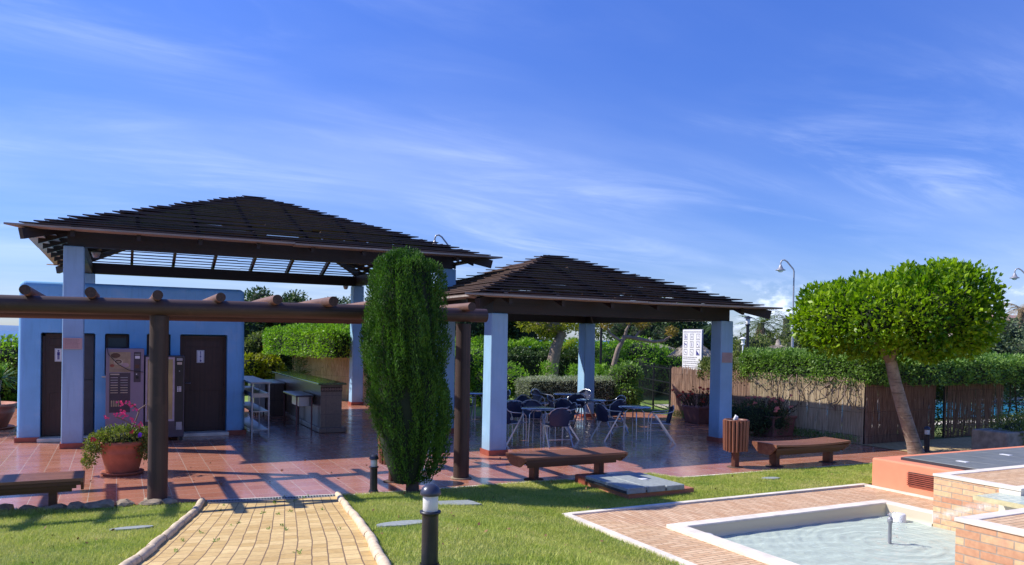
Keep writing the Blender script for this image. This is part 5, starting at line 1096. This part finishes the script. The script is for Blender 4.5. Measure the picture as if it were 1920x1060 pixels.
tree('tree with a thick bent brown trunk and yellow green leaves behind the grey hedge', (14.95, 25.9, 0), (15.25, 25.8, 2.5), .27, rblobs((14.4, 26.1, 2.75), (.65, .5, .4), 11, .36, 24)+rblobs((15.9, 25.7, 2.9), (.9, .6, .55), 12, .38, 26), 5200, .11, LF_YEL, bend=(-.22, 0), core=0)
tree('large dark round tree behind the notice board', (24.7, 31.4, 0), (24.7, 31.4, 1.6), .3, rblobs((24.6, 31.4, 2.5), (2.6, 2.0, 1.5), 26, .95, 27), 15000, .15, LF_DRK)
tree('grey green tree at the right edge behind the long hedge', (35.3, 20.6, 0), (35.3, 20.6, 1.5), .3, rblobs((35.6, 20.6, 2.0), (2.9, 2.0, 1.25), 22, .95, 28), 11000, .15, LF_GG)
# pollarded tree with bare limbs
pt_ = thing('pollarded_tree', 'pollarded tree with bare crooked pale limbs and orange tufts above the gate', 'tree', (15.5, 22.6, 0))
MB().tube([(15.6, 22.9, 0), (15.55, 22.85, 1.0), (15.75, 22.75, 1.9), (15.95, 22.65, 2.35)], [.12, .10, .09, .075], BARK, 10).build('trunk', pt_)
lm = MB(); lm.tube([(15.95, 22.65, 2.35), (16.35, 22.4, 2.28), (16.8, 22.1, 2.18), (17.1, 21.9, 2.22), (17.35, 21.8, 2.42)], [.07, .065, .055, .05, .035], BARK, 8).tube([(15.95, 22.65, 2.3), (16.0, 22.6, 2.6), (16.1, 22.5, 2.85)], [.07, .05, .03], BARK, 8).tube([(16.25, 22.45, 2.3), (16.35, 22.4, 2.5), (16.5, 22.3, 2.65)], [.045, .035, .02], BARK, 8).tube([(15.8, 22.7, 2.2), (15.5, 22.9, 2.45), (15.4, 23.0, 2.7)], [.05, .04, .025], BARK, 8); lm.build('limbs', pt_)
P, D = blob_pts([(16.45, 22.3, 2.78, .28, .28, .18), (17.35, 21.8, 2.55, .24, .24, .2), (16.1, 22.5, 2.95, .25, .25, .18), (15.4, 23.0, 2.8, .28, .28, .2)], 1300, (.3, 1.0), 0); LF_ORG = leafmat('orange_tuft_leaf', (0.12, 0.12, 0.015), (0.38, 0.22, 0.03), .3, .6); foliage('tufts', P, D, .08, LF_ORG, pt_)

# ---- palms
def palm(label, u, v, hz, n, L_, m, seed, r0=.16, name='palm_tree', skirt=0, width=.05, droop=.9, up=.9, group=None, trunk=True, cat='palm tree', npair=16, ll=.42):
    r_ = random.Random(seed); t = thing(name, label, cat, (u, v, 0), group)
    if trunk: MB().tube([(u, v, 0), (u, v, hz*.5), (u, v, hz)], [r0*1.15, r0, r0*.95], TRUNKPALM, 10).build('trunk', t)
    def fronds(nn, a0, a1, m_, nm, dr, Lf):
        V = []; Fa = []
        for i in range(nn):
            az = r_.uniform(0, 6.283); el = r_.uniform(a0, a1); c, s = math.cos(az), math.sin(az); p = Vector((u, v, hz)); d = Vector((c*math.cos(el), s*math.cos(el), math.sin(el))); side = Vector((-s, c, 0)); q = [p.copy()]
            L1 = Lf*r_.uniform(.8, 1.15)
            for k in range(8): d = (d+Vector((0, 0, -dr/8*1.3))).normalized(); p = p+d*L1/8; q.append(p.copy())
            for k in range(8):
                a_, b_ = q[k], q[k+1]; w0 = .012
                base = len(V); V += [a_-side*w0, a_+side*w0, b_+side*w0*.7, b_-side*w0*.7]; Fa.append((base, base+1, base+2, base+3))
            for k in range(npair):
                f = (k+1.2)/(npair+1)*8; i0 = min(int(f), 7); o_ = q[i0].lerp(q[i0+1], f-i0); dd = (q[i0+1]-q[i0]).normalized(); l2 = ll*L1*.5*math.sin(min(1, f/8*1.05+.12)*math.pi)**.7
                for sgn in (-1, 1):
                    ld = (side*sgn+dd*.8+Vector((0, 0, r_.uniform(-.5, -.05)))).normalized(); wv = dd*width*.35; tip = o_+ld*l2+Vector((0, 0, -l2*.15)); m1 = o_+ld*l2*.5
                    base = len(V); V += [o_, m1+wv, tip, m1-wv]; Fa.append((base, base+1, base+2, base+3))
        raw(nm, np.array([tuple(x) for x in V]), np.array(Fa), m_, t)
    fronds(n, -.1, up, m, 'fronds', droop, L_)
    if skirt: fronds(skirt, -1.4, -.7, LF_DRY, 'dry_fronds', .8, L_*.6)
    return t
palm('palm with a skirt of dry fronds left of the big thatched parasol', 25.6, 25.9, 3.1, 26, 1.3, LF_PLM, 1, skirt=22)
palm('dark palm top close to the tall hooked lamp post', 28.3, 27.0, 3.4, 22, 1.5, LF_PLM, 2)
palm('bushy green palm between the dry palm and the hooked lamp post', 26.9, 26.6, 2.7, 26, 1.5, LF_GG, 3)
palm('small dark palm by the right column of the low pavilion, against the sky', 23.8, 26.6, 2.9, 20, .9, LF_DRK, 7)
palm('brownish palm against the sky at the right edge of the photo', 39.9, 22.9, 4.15, 30, 1.2, LF_DRY, 4, skirt=10)
palm('yellow green low palm behind the far column of the low pavilion', 17.2, 28.2, 1.7, 34, 1.7, LF_YEL, 5)
palm('palm leaning in from the left edge above the terracotta planter', -4.1, 20.5, 2.35, 26, 1.6, LF_PLM, 6, width=.06)
for i, (px_, u, v, z, s, m_, l) in enumerate(((0, 23.0, 24.1, 1.6, 1.5, LF_OLV, 'yellow green shrub right behind the right column of the low pavilion'), (0, 25.4, 24.8, 1.9, 1.9, LF_OLV, 'olive green shrub mass behind the big thatched parasol'), (0, 26.6, 23.4, 1.9, 1.8, LF_GG, 'grey green shrub behind the hooked lamp post'), (0, 28.5, 21.5, 1.6, 2.2, LF_OLV, 'olive shrub hidden partly by the clipped round tree'), (0, 31, 19.8, 1.3, 2.4, LF_GG, 'grey green shrub between the round tree and the right edge tree'))):
    bush('shrub', l, rblobs((u, v, z*.75), (s, s*.8, z*.55), 15, .7, 60+i), 7500, .13, m_, 'shrub')

# ---- left background and hedge with bright top
hedge('hedge', 'bright green domed hedge above the weathered reed fence', (5.2, 24.4, 1.5), (7.6, 29.6, 2.5), 17000, .09, LF_BRI, rot=.28, depth=.25, amp=.14, rnd=.5)
hedge('hedge', 'dark green hedge with pink flowers behind the bar counter', (1.8, 30.3, 0), (6.6, 31.3, 1.55), 11000, .10, LF_DRK, depth=.3, amp=.12)
bush('shrub', 'yellow green broad leaved shrub behind the steel rack', rblobs((4.6, 29.6, .75), (1.3, .4, .35), 12, .4, 31), 3600, .15, LF_YEL)
bush('shrub', 'yellow green shrub top with pink blooms above the dark hedge', rblobs((5.0, 30.9, 1.75), (1.6, .4, .2), 12, .35, 33), 3400, .13, LF_OLV)
def flowers(name, label, pts, r, m, cat='flowers', group=None):
    mb = MB()
    for (x, y, z) in pts:
        for k in range(5):
            a = 6.283*k/5+x*7; mb.add([(x, y, z), (x+r*math.cos(a-.5), y+r*.4*math.sin(a*2), z+r*math.sin(a-.5)), (x+r*1.25*math.cos(a), y-r*.3, z+r*1.25*math.sin(a)), (x+r*math.cos(a+.5), y+r*.3, z+r*math.sin(a+.5))], [(0, 1, 2, 3)], m)
    o = mb.build(name, None, pts[0]); return tag(o, label, cat, group)
flowers('pink_flower', 'pale pink bloom above the dark hedge, nearer the building', [(4.95, 30.2, 1.86), (4.98, 30.2, 1.78), (4.92, 30.2, 1.74)], .09, FL_SALM, 'flower', 'pink blooms over the dark hedge')
flowers('pink_flower', 'pink bloom above the dark hedge beside the bright hedge', [(5.75, 30.2, 1.66), (5.8, 30.2, 1.58)], .09, FL_SALM, 'flower', 'pink blooms over the dark hedge')
yp = palm('strappy dry agave clump at the end of the weathered reed fence', 5.75, 28.2, .35, 60, 1.5, LF_GG, 8, name='agave_clump', trunk=False, width=.05, up=1.5, cat='plant', npair=3, ll=.5)
hedge('hedge', 'green hedge behind the big terracotta planter at the left edge', (-9, 27.5, 0), (-1.9, 28.8, 1.75), 9000, .11, LF_HED, depth=.3, amp=.15)
bush('shrub', 'sunlit leafy shrub behind the left corner of the building', rblobs((-3.4, 26.8, 1.1), (1.2, .5, .8), 10, .5, 41), 4500, .11, LF_BRI)

# ---- potted plants
def pot_lathe(t, c, r, h, m=POTM, name='pot'):
    MB().lathe([(0, .03), (r*.70, .03), (r*.72, .05), (r*.92, h*.62), (r*.95, h*.66), (r*.93, h*.70), (r*1.0, h*.86), (r*1.06, h*.9), (r*1.06, h), (r*.98, h), (r*.95, h*.93), (0, h*.93)], c, m, 36).build(name, t)
    MB().lathe([(0, 0), (r*.86, 0), (r*.95, .035), (r*.93, .045), (r*.80, .03), (0, .031)], c, m, 36).build('saucer', t)
fp = thing('flower_pot', 'large round terracotta pot with overflowing plants and pink flowers', 'potted plant', (.08, 13.46, 0))
pot_lathe(fp, (.08, 13.46, 0), .325, .52)
P, D = blob_pts([(.08, 13.46, .58, .40, .36, .17), (-.22, 13.40, .50, .20, .25, .16), (.34, 13.40, .52, .2, .25, .2), (0.05, 13.3, .60, .3, .2, .12), (-.36, 13.35, .36, .10, .12, .2), (.40, 13.25, .36, .11, .12, .16), (-.40, 13.4, .22, .07, .08, .1)], 5200, (.4, 1.1), .5)
foliage('leaves', P, D+np.array([0, 0, .2]), .045, LF_POT, fp, asp=.5, core=core_blobs([(.08, 13.46, .54, .34, .32, .08)], .9, DARKIN))
tw = MB(); 
for q in ([(.15, 13.45, .6), (.25, 13.4, .8), (.30, 13.4, .95), (.22, 13.38, 1.08), (.12, 13.36, 1.10)], [(.15, 13.45, .6), (.22, 13.42, .75), (.06, 13.38, .86), (-.02, 13.36, .9)], [(.25, 13.4, .8), (.31, 13.4, 1.0), (.4, 13.42, 1.06)]): tw.tube(q, [.012]*len(q), BARK, 6)
tw.build('stems', fp)
fl = MB()
for (x, z, nn_) in ((.04, 1.10, 10), (.15, 1.09, 12), (.22, 1.06, 8), (-.02, .92, 9), (.06, .95, 12), (.10, .90, 7), (.2, .84, 9), (.32, .76, 9), (.28, .71, 7), (-.16, .88, 7), (.26, .99, 6)):
    for _ in range(nn_):
        cx_, cz_, cy_ = x+random.gauss(0, .022), z+random.gauss(0, .018), 13.37+random.gauss(0, .025); a = random.uniform(0, 6.28); r_ = .018
        fl.add([(cx_-r_*math.cos(a), cy_, cz_-r_*math.sin(a)), (cx_+r_*math.sin(a), cy_-.01, cz_-r_*math.cos(a)), (cx_+r_*math.cos(a), cy_+.01, cz_+r_*math.sin(a)), (cx_-r_*math.sin(a), cy_, cz_+r_*math.cos(a))], [(0, 1, 2, 3)], FL_PINK)
for (x, z, m_) in ((-.33, .60, FL_RED), (-.30, .585, FL_RED), (.30, .62, FL_PURP), (.315, .635, FL_PURP), (.2, .68, FL_RED)):
    for _ in range(6): cx_, cz_ = x+random.gauss(0, .014), z+random.gauss(0, .012); fl.add([(cx_-.018, 13.12, cz_), (cx_, 13.11, cz_-.018), (cx_+.018, 13.12, cz_), (cx_, 13.13, cz_+.018)], [(0, 1, 2, 3)], m_)
fl.build('blossoms', fp)
lp_ = thing('terracotta_planter', 'big terracotta planter with a spiky yucca left of the building', 'planter', (-2.62, 20.6, 0))
pot_lathe(lp_, (-2.62, 20.6, 0), .60, .56, POTM)
def yucca(t, x, y, z, n, L_, m, nm='spiky_leaves'):
    V = []; Fa = []
    for i in range(n):
        az = random.uniform(0, 6.283); el = random.uniform(-.5, 1.4); d = Vector((math.cos(az)*math.cos(el), math.sin(az)*math.cos(el), math.sin(el))); s = Vector((-math.sin(az), math.cos(az), 0))*.018; l = L_*random.uniform(.7, 1.1); p = Vector((x, y, z)); q = p+d*l*.6; e_ = p+d*l+Vector((0, 0, -.12*l)); b = len(V)
        V += [p-s*.6, p+s*.6, q+s, q-s, e_]; Fa += [(b, b+1, b+2, b+3), (b+3, b+2, b+4, b+4)]
    V = np.array([tuple(q) for q in V]); mb = MB(); mb.add([tuple(q) for q in V], [f if f[2] != f[3] else f[:3] for f in Fa], m); mb.build(nm, t)
MB().tube([(-2.35, 20.5, .5), (-2.38, 20.5, .8), (-2.33, 20.5, 1.1)], [.05, .045, .04], BARK, 8).tube([(-2.6, 20.6, .5), (-2.62, 20.6, 1.0)], [.06, .05], BARK, 8).build('stems', lp_)
yucca(lp_, -2.33, 20.5, 1.12, 110, .48, LF_YUC); yucca(lp_, -2.62, 20.6, 1.05, 90, .5, LF_YUC)
def sq_planter(label, u, v, s, h, seed, flw, group='square planters by the reed fence'):
    t = thing('square_planter', label, 'planter', (u, v, 0), group); b = s*.43; a = s/2
    mb = MB(); mb.hexa([(u-b, v-b, .0), (u+b, v-b, .0), (u+b, v+b, .0), (u-b, v+b, .0), (u-a, v-a, h), (u+a, v-a, h), (u+a, v+a, h), (u-a, v+a, h)], POTP); mb.box((u-a-.02, v-a-.02, h-.06), (u+a+.02, v+a+.02, h+.004), POTP); bev(mb.build('box', t), .015, 2)
    r_ = random.Random(seed); st = MB(); V = []; fs_ = MB()
    P = []
    for i in range(46):
        x, y = u+r_.uniform(-a, a)*.9, v+r_.uniform(-a, a)*.9; dx, dy = (x-u)*r_.uniform(.3, 1.3), (y-v)*r_.uniform(.3, 1.3); hh = r_.uniform(.15, .52)*(1-.3*abs(x-u)/a); q = (x+dx, y+dy, h+hh); st.tube([(x, y, h-.03), (x+dx*.4, y+dy*.4, h+hh*.5), q], [.010, .009, .007], BARKD, 5)
        for k in range(16): f = r_.uniform(.35, 1.05); P.append((x+dx*f+r_.gauss(0, .025), y+dy*f+r_.gauss(0, .025), h+hh*f+r_.gauss(0, .02)))
        if r_.random() < .45:
            for _ in range(6): cx_, cy_, cz_ = q[0]+r_.gauss(0, .02), q[1]+r_.gauss(0, .02), q[2]+r_.uniform(0, .04); fs_.add([(cx_-.02, cy_+.02, cz_), (cx_, cy_, cz_-.02), (cx_+.02, cy_-.02, cz_), (cx_, cy_, cz_+.022)], [(0, 1, 2, 3)], FL_SALM if flw else FL_RED)
    st.build('stems', t); fs_.build('blossoms', t); P = np.array(P); foliage('leaves', P, np.tile([0, 0, .6], (len(P), 1)), .05, LF_RED, t, asp=.45)
sq_planter('square plum planter with red flowered stems left of the right pavilion column', 14.15, 16.5, .66, .46, 1, 0)
sq_planter('square plum planter with salmon flowered stems right of the right pavilion column', 14.05, 13.75, .74, .48, 2, 1)
sq_planter('square plum planter standing in the shade behind the curved bench', 13.9, 13.05, .6, .2, 3, 0) if False else None
t = thing('stone_planter', 'rough pale stone planter with white daisies at the right edge', 'planter', (16.2, 9.3, 0))
bev(MB().box((15.62, 9.18, 0), (17.2, 9.9, .52), plain('rough_stone', (0.36, 0.28, 0.21), .9, var=.3, scale=8, bump=.6)).build('trough', t), .03, 2)
P, D = blob_pts([(16.3, 9.5, .6, .42, .4, .26), (16.9, 9.5, .62, .4, .4, .3), (16.25, 9.25, .45, .25, .2, .3)], 3600, (.5, 1.05), .5); foliage('leaves', P, D, .05, LF_POT, t, core=core_blobs([(16.5, 9.5, .5, .4, .3, .2)], .8, DARKIN))
mb = MB()
for i in range(70): a = P[rng.integers(len(P))]+D[rng.integers(len(P))]*.03; mb.add([(a[0]-.02, a[1], a[2]), (a[0], a[1]-.01, a[2]-.02), (a[0]+.02, a[1], a[2]), (a[0], a[1], a[2]+.02)], [(0, 1, 2, 3)], FL_WHITE)
mb.build('blossoms', t)

# ================================================================== GATE, SIGN, LAMPS, PARASOLS
gt_ = thing('iron_gate', 'black iron gate of thin vertical bars at the end of the reed fence', 'gate', (15.5, 20.3, 0))
A, B = Vector((16.15, 22.0, 0)), Vector((14.85, 18.68, 0)); d = (B-A); L_ = d.length; d.normalize()
for i, f in enumerate((0, .5, 1)): MB().tube([A.lerp(B, f), A.lerp(B, f)+Vector((0, 0, 1.5))], .03, BLACK, 8).build('gate_post', gt_)
mb = MB()
for z in (.12, .6, .95, 1.38): mb.bar(A+Vector((0, 0, z)), B+Vector((0, 0, z)), .03, .03, BLACK)
mb.build('rails', gt_); mb = MB()
for i in range(1, int(L_/.11)): q = A+d*(i*.11); mb.bar(q+Vector((0, 0, .1)), q+Vector((0, 0, 1.47)), .010, .010, BLACK, up=(1, 0, 0))
mb.build('vertical_bars', gt_)
sg = thing('notice_board', 'white rules board with nine pictograms standing behind the reed fence', 'sign', (15.02, 17.9, 0))
y0, y1, z0, z1 = 18.32, 17.48, 1.25, 2.56
MB().box((15.0, y1, z0), (15.03, y0, z1), WHITE).build('panel', sg)
MB().box((15.032, y1-.015, z0), (15.05, y0+.015, z1+.012), GREYP).build('back_frame', sg)
for yy in (17.62, 18.18): MB().tube([(15.07, yy, 0), (15.07, yy, 2.5)], .03, GREYP, 8).build('post', sg)
mb = MB(); X_ = 14.997; wd = (y0-y1)
def rq(ya, za, yb, zb, m): mb.add([(X_, ya, za), (X_, yb, za), (X_, yb, zb), (X_, ya, zb)], [(0, 1, 2, 3)], m)
def dq(yc, zc_, r, m=INK): mb.add([(X_-.0005, yc+r*math.cos(6.283*k/10), zc_+r*math.sin(6.283*k/10)) for k in range(10)], [tuple(range(10))], m)
cw, chh = .155, .15
for r_ in range(3):
    for c_ in range(3):
        yc = y0-.14-c_*.275; zc_ = z1-.21-r_*.225; a, b = yc+cw/2, yc-cw/2
        for (p, q_, s_, u_) in ((a, zc_-chh/2-.015, b, zc_-chh/2), (a, zc_+chh/2, b, zc_+chh/2+.015), (a, zc_-chh/2, a-.01, zc_+chh/2), (b+.01, zc_-chh/2, b, zc_+chh/2)): rq(p, q_, s_, u_, INKG)
        k = r_*3+c_
        if k in (0, 4): dq(yc+(.02 if k == 0 else 0), zc_+.045, .013); rq(yc+.035 if k == 0 else yc+.012, zc_-.055, yc+.008 if k == 0 else yc-.012, zc_+.03, INK); 
        if k == 0: rq(yc-.02, zc_-.055, yc-.038, zc_+.03, INK)
        if k == 1: rq(yc+.02, zc_-.04, yc-.02, zc_+.03, GREYP)
        if k == 2: dq(yc, zc_+.025, .016, INKG); rq(yc+.03, zc_-.05, yc-.02, zc_-.04, INKG)
        if k == 3: rq(yc+.045, zc_-.01, yc-.04, zc_+.02, INK); rq(yc+.045, zc_-.055, yc+.03, zc_-.01, INK); rq(yc-.025, zc_-.055, yc-.04, zc_-.01, INK); rq(yc+.06, zc_+.015, yc+.03, zc_+.045, INK)
        if k == 5: dq(yc+.02, zc_+.01, .022); rq(yc-.01, zc_-.055, yc-.045, zc_-.03, INK)
        if k in (6, 7): mb.add([(X_, yc+.05, zc_+.04), (X_, yc+.055, zc_+.03), (X_, yc-.05, zc_-.045), (X_, yc-.055, zc_-.035)], [(0, 1, 2, 3)], INKG); dq(yc-.01, zc_-.01, .017, INK if k == 6 else INKG)
        if k == 8: mb.add([(X_, a-.012, zc_-.07), (X_, b+.012, zc_-.07), (X_, yc-.0, zc_+.0), (X_, a-.012, zc_+.055)], [(0, 1, 2, 3)], INK)
mb.build('pictograms', sg)
mb = MB(); r_ = random.Random(5)
for i in range(7):
    zz = z1-.82-i*.052-(i//2)*.02; x = y0-.04; end = y1+.05+r_.uniform(0, .2)
    while x > end: w_ = r_.uniform(.03, .10); mb.add([(X_, x, zz), (X_, max(x-w_, end), zz), (X_, max(x-w_, end), zz+.018), (X_, x, zz+.018)], [(0, 1, 2, 3)], INKG); x -= w_+.014
mb.build('text_lines', sg)
fc = bpy.data.curves.new('heading', 'FONT'); fc.body = 'NORMAS DE UTILIZACION PISCINAS'; fc.size = .058; fo = bpy.data.objects.new('heading', fc); C.objects.link(fo); bpy.context.view_layer.update()
me = bpy.data.meshes.new_from_object(fo.evaluated_get(bpy.context.evaluated_depsgraph_get())); bpy.data.objects.remove(fo); me.materials.clear(); me.materials.append(INKG)
xs_ = [q.co.x for q in me.vertices]; k_ = (wd-.08)/max(xs_)
for q in me.vertices: q.co = Vector((14.996-15.02, y0-.04-q.co.x*k_-17.9, z1-.085+q.co.y*1.0))
fo = bpy.data.objects.new('heading', me); C.objects.link(fo); fo.parent = sg
def hook_lamp(label, x, y, H, ax, m=GREYP):   # ax = unit direction (x,y) of the arm
    t = thing('street_lamp', label, 'street lamp', (x, y, 0), 'tall hooked street lamps'); a = Vector((ax[0], ax[1], 0)); b = Vector((x, y, 0))
    MB().tube([b, b+Vector((0, 0, H*.45))], [.06, .05], m, 10).tube([b+Vector((0, 0, H*.45)), b+Vector((0, 0, H-.45)), b+a*.03+Vector((0, 0, H-.36)), b+a*.26+Vector((0, 0, H-.07)), b+a*.36+Vector((0, 0, H)), b+a*.46+Vector((0, 0, H-.02)), b+a*.50+Vector((0, 0, H-.12)), b+a*.50+Vector((0, 0, H-.2))], .028, m, 8).build('pole', t)
    c = b+a*.5+Vector((0, 0, H-.2)); MB().lathe([(.025, .02), (.05, -.02), (.10, -.13), (.15, -.17), (.19, -.19), (.19, -.205), (.10, -.20)], tuple(c), m, 20).build('lamp_shade', t); MB().lathe([(.105, -.205), (.10, -.24), (.06, -.275), (0, -.285)], tuple(c), FROST, 18).build('globe', t)
ca = (-math.cos(.4698), math.sin(.4698))
hook_lamp('tall grey hooked street lamp against the sky left of the round tree', 23.32, 21.92, 5.45, (-.75, .66))
hook_lamp('hooked street lamp whose top shows above the roof of the big pavilion', 9.95, 24.4, 5.66, ca)
hook_lamp('hooked street lamp cut by the right edge of the photo', 34.15, 19.35, 5.55, (-.6, .8))
def post_lamp(label, x, y, H, m, name='post_lamp', r=.04):
    t = thing(name, label, 'lamp post', (x, y, 0)); MB().tube([(x, y, 0), (x, y, H-.3)], [r*1.1, r], m, 10).build('pole', t)
    MB().lathe([(.04, -.32), (.10, -.27), (.07, -.25), (.055, -.24)], (x, y, H), m, 12).build('collar', t); MB().lathe([(.055, -.24), (.08, -.06), (.07, -.055)], (x, y, H), FROST, 12).build('lantern', t); MB().lathe([(.15, -.06), (.14, -.05), (.05, 0), (0, .02)], (x, y, H), m, 14).build('lamp_cap', t)
post_lamp('black lantern lamp post behind the tip of the low pavilion roof', 17.99, 18.77, 3.05, BLACK, r=.05)
post_lamp('small white garden lamp left of the black lantern post', 22.02, 23.22, 2.42, WHITE, r=.03)
tag(MB().tube([(15.43, 23.36, 0), (15.43, 23.36, 2.9)], .045, BLACK, 8).tube([(15.43, 23.36, 2.9), (15.43, 23.36, 3.2)], [.09, .02], BLACK, 10).build('black_pole', None, (15.43, 23.36, 0)), 'black pole right of the far column of the low pavilion', 'pole')
def parasol(label, x, y, za, zr_, r):
    t = thing('thatched_parasol', label, 'parasol', (x, y, 0), 'thatched parasols'); mb = MB(); n = 26
    prof = [(r*1.0, zr_-.05), (r*1.03, zr_), (r*.7, zr_+(za-zr_)*.33), (r*.35, zr_+(za-zr_)*.68), (.09, za-.03), (.05, za+.12), (0, za+.16)]
    mb.lathe([(r*.96, zr_-.03)]+prof, (x, y, 0), THATCH, n, jit=.05); mb.build('thatch_roof', t)
    P = []; D = []
    for i in range(1600): a = random.uniform(0, 6.283); f = random.uniform(.05, 1); rr = r*f; P.append((x+rr*math.cos(a), y+rr*math.sin(a), za-(za-zr_)*f+.01)); D.append((math.cos(a), math.sin(a), -(za-zr_)/r))
    foliage('straw', np.array(P), np.array(D), .16, LF_DRYS, t, asp=.10, jit=.12)
    MB().tube([(x, y, 0), (x, y, zr_)], .05, BARKD, 8).build('pole', t)
LF_DRYS = leafmat('straw', (0.22, 0.18, 0.14), (0.5, 0.44, 0.36), .1, .9, 5, 30)
parasol('large thatched parasol behind the creeper hedge, left of the hooked lamp', 17.25, 16.75, 2.17, 1.78, 1.05)
parasol('thatched parasol half hidden behind the white notice board', 18.0, 21.45, 2.36, 1.75, .75)
parasol('small flat thatched parasol above the iron gate', 21.6, 28.7, 2.22, 1.86, 1.15)
hs = thing('far_house', 'pale terracotta topped house far behind at the right edge', 'house', (56, 33, 0))
MB().box((52.5, 31, 0), (60, 37, 4.0), plain('far_wall', (.45, .36, .32), .8)).build('wall', hs); MB().hexa([(52.2, 30.7, 4.0), (60.3, 30.7, 4.0), (60.3, 37.3, 4.0), (52.2, 37.3, 4.0), (54, 33, 4.5), (58.5, 33, 4.5), (58.5, 35, 4.5), (54, 35, 4.5)], plain('far_roof', (.32, .20, .16), .8)).build('roof', hs)
# sparse clutter of far-off greenery that reads as one mass
P, D = blob_pts([(x, y, 1.0, 3.5, 2.5, 1.6) for x, y in ((-25, 40), (-18, 42), (-12, 41), (12, 44), (18, 43), (32, 36), (38, 33), (45, 28), (50, 24), (56, 20))], 16000, (.75, 1.05), .7); tag(foliage('far_shrubbery', P, D, .28, LF_DRK, None, (0, 40, 0), core=core_blobs([(x, y, 1.0, 3.5, 2.5, 1.6) for x, y in ((-25, 40), (-18, 42), (-12, 41), (12, 44), (18, 43), (32, 36), (38, 33), (45, 28), (50, 24), (56, 20))], .8, DARKIN)), 'low far shrubbery closing the garden', 'shrubbery', kind='stuff')
# fallen leaves and dry bits scattered on the lawn and the tiles
n = 260; u = rng.uniform(-2.5, 13, n); v = rng.uniform(5.5, 10.4, n); k = gt(u, v) & (rng.uniform(0, 1, n) < .6); u, v = u[k], v[k]
P = np.stack([u, v, zl(u, v)+.028], 1); P2 = np.stack([rng.uniform(-2, 13, 60), rng.uniform(11.4, 14, 60), np.full(60, .006)], 1); P = np.concatenate([P, P2])
DEAD = plain('dead_leaf', (0.24, 0.12, 0.05), .8, var=.4, scale=3)
tag(foliage('fallen_leaves', P, np.tile([1.0, .2, .1], (len(P), 1)), .045, DEAD, None, (5, 8, 0), asp=.6, jit=.9), 'scattered dry fallen leaves', 'fallen leaves', kind='stuff')
# small weeds growing in the joints of the yellow path
P = []
for _ in range(26):
    j = random.randint(0, K-30); q = lp[j].lerp(rp[j], random.uniform(.1, .9)); P += [(q.x+random.gauss(0, .01), q.y+random.gauss(0, .02), lawnz(q.x, q.y)+.01) for _ in range(14)]
tag(foliage('path_weeds', np.array(P), np.tile([0, 0, .7], (len(P), 1)), .03, LF_HED, None, (1.5, 8, 0), asp=.3, jit=.9), 'tiny weeds in the joints of the yellow path', 'weeds', kind='stuff')
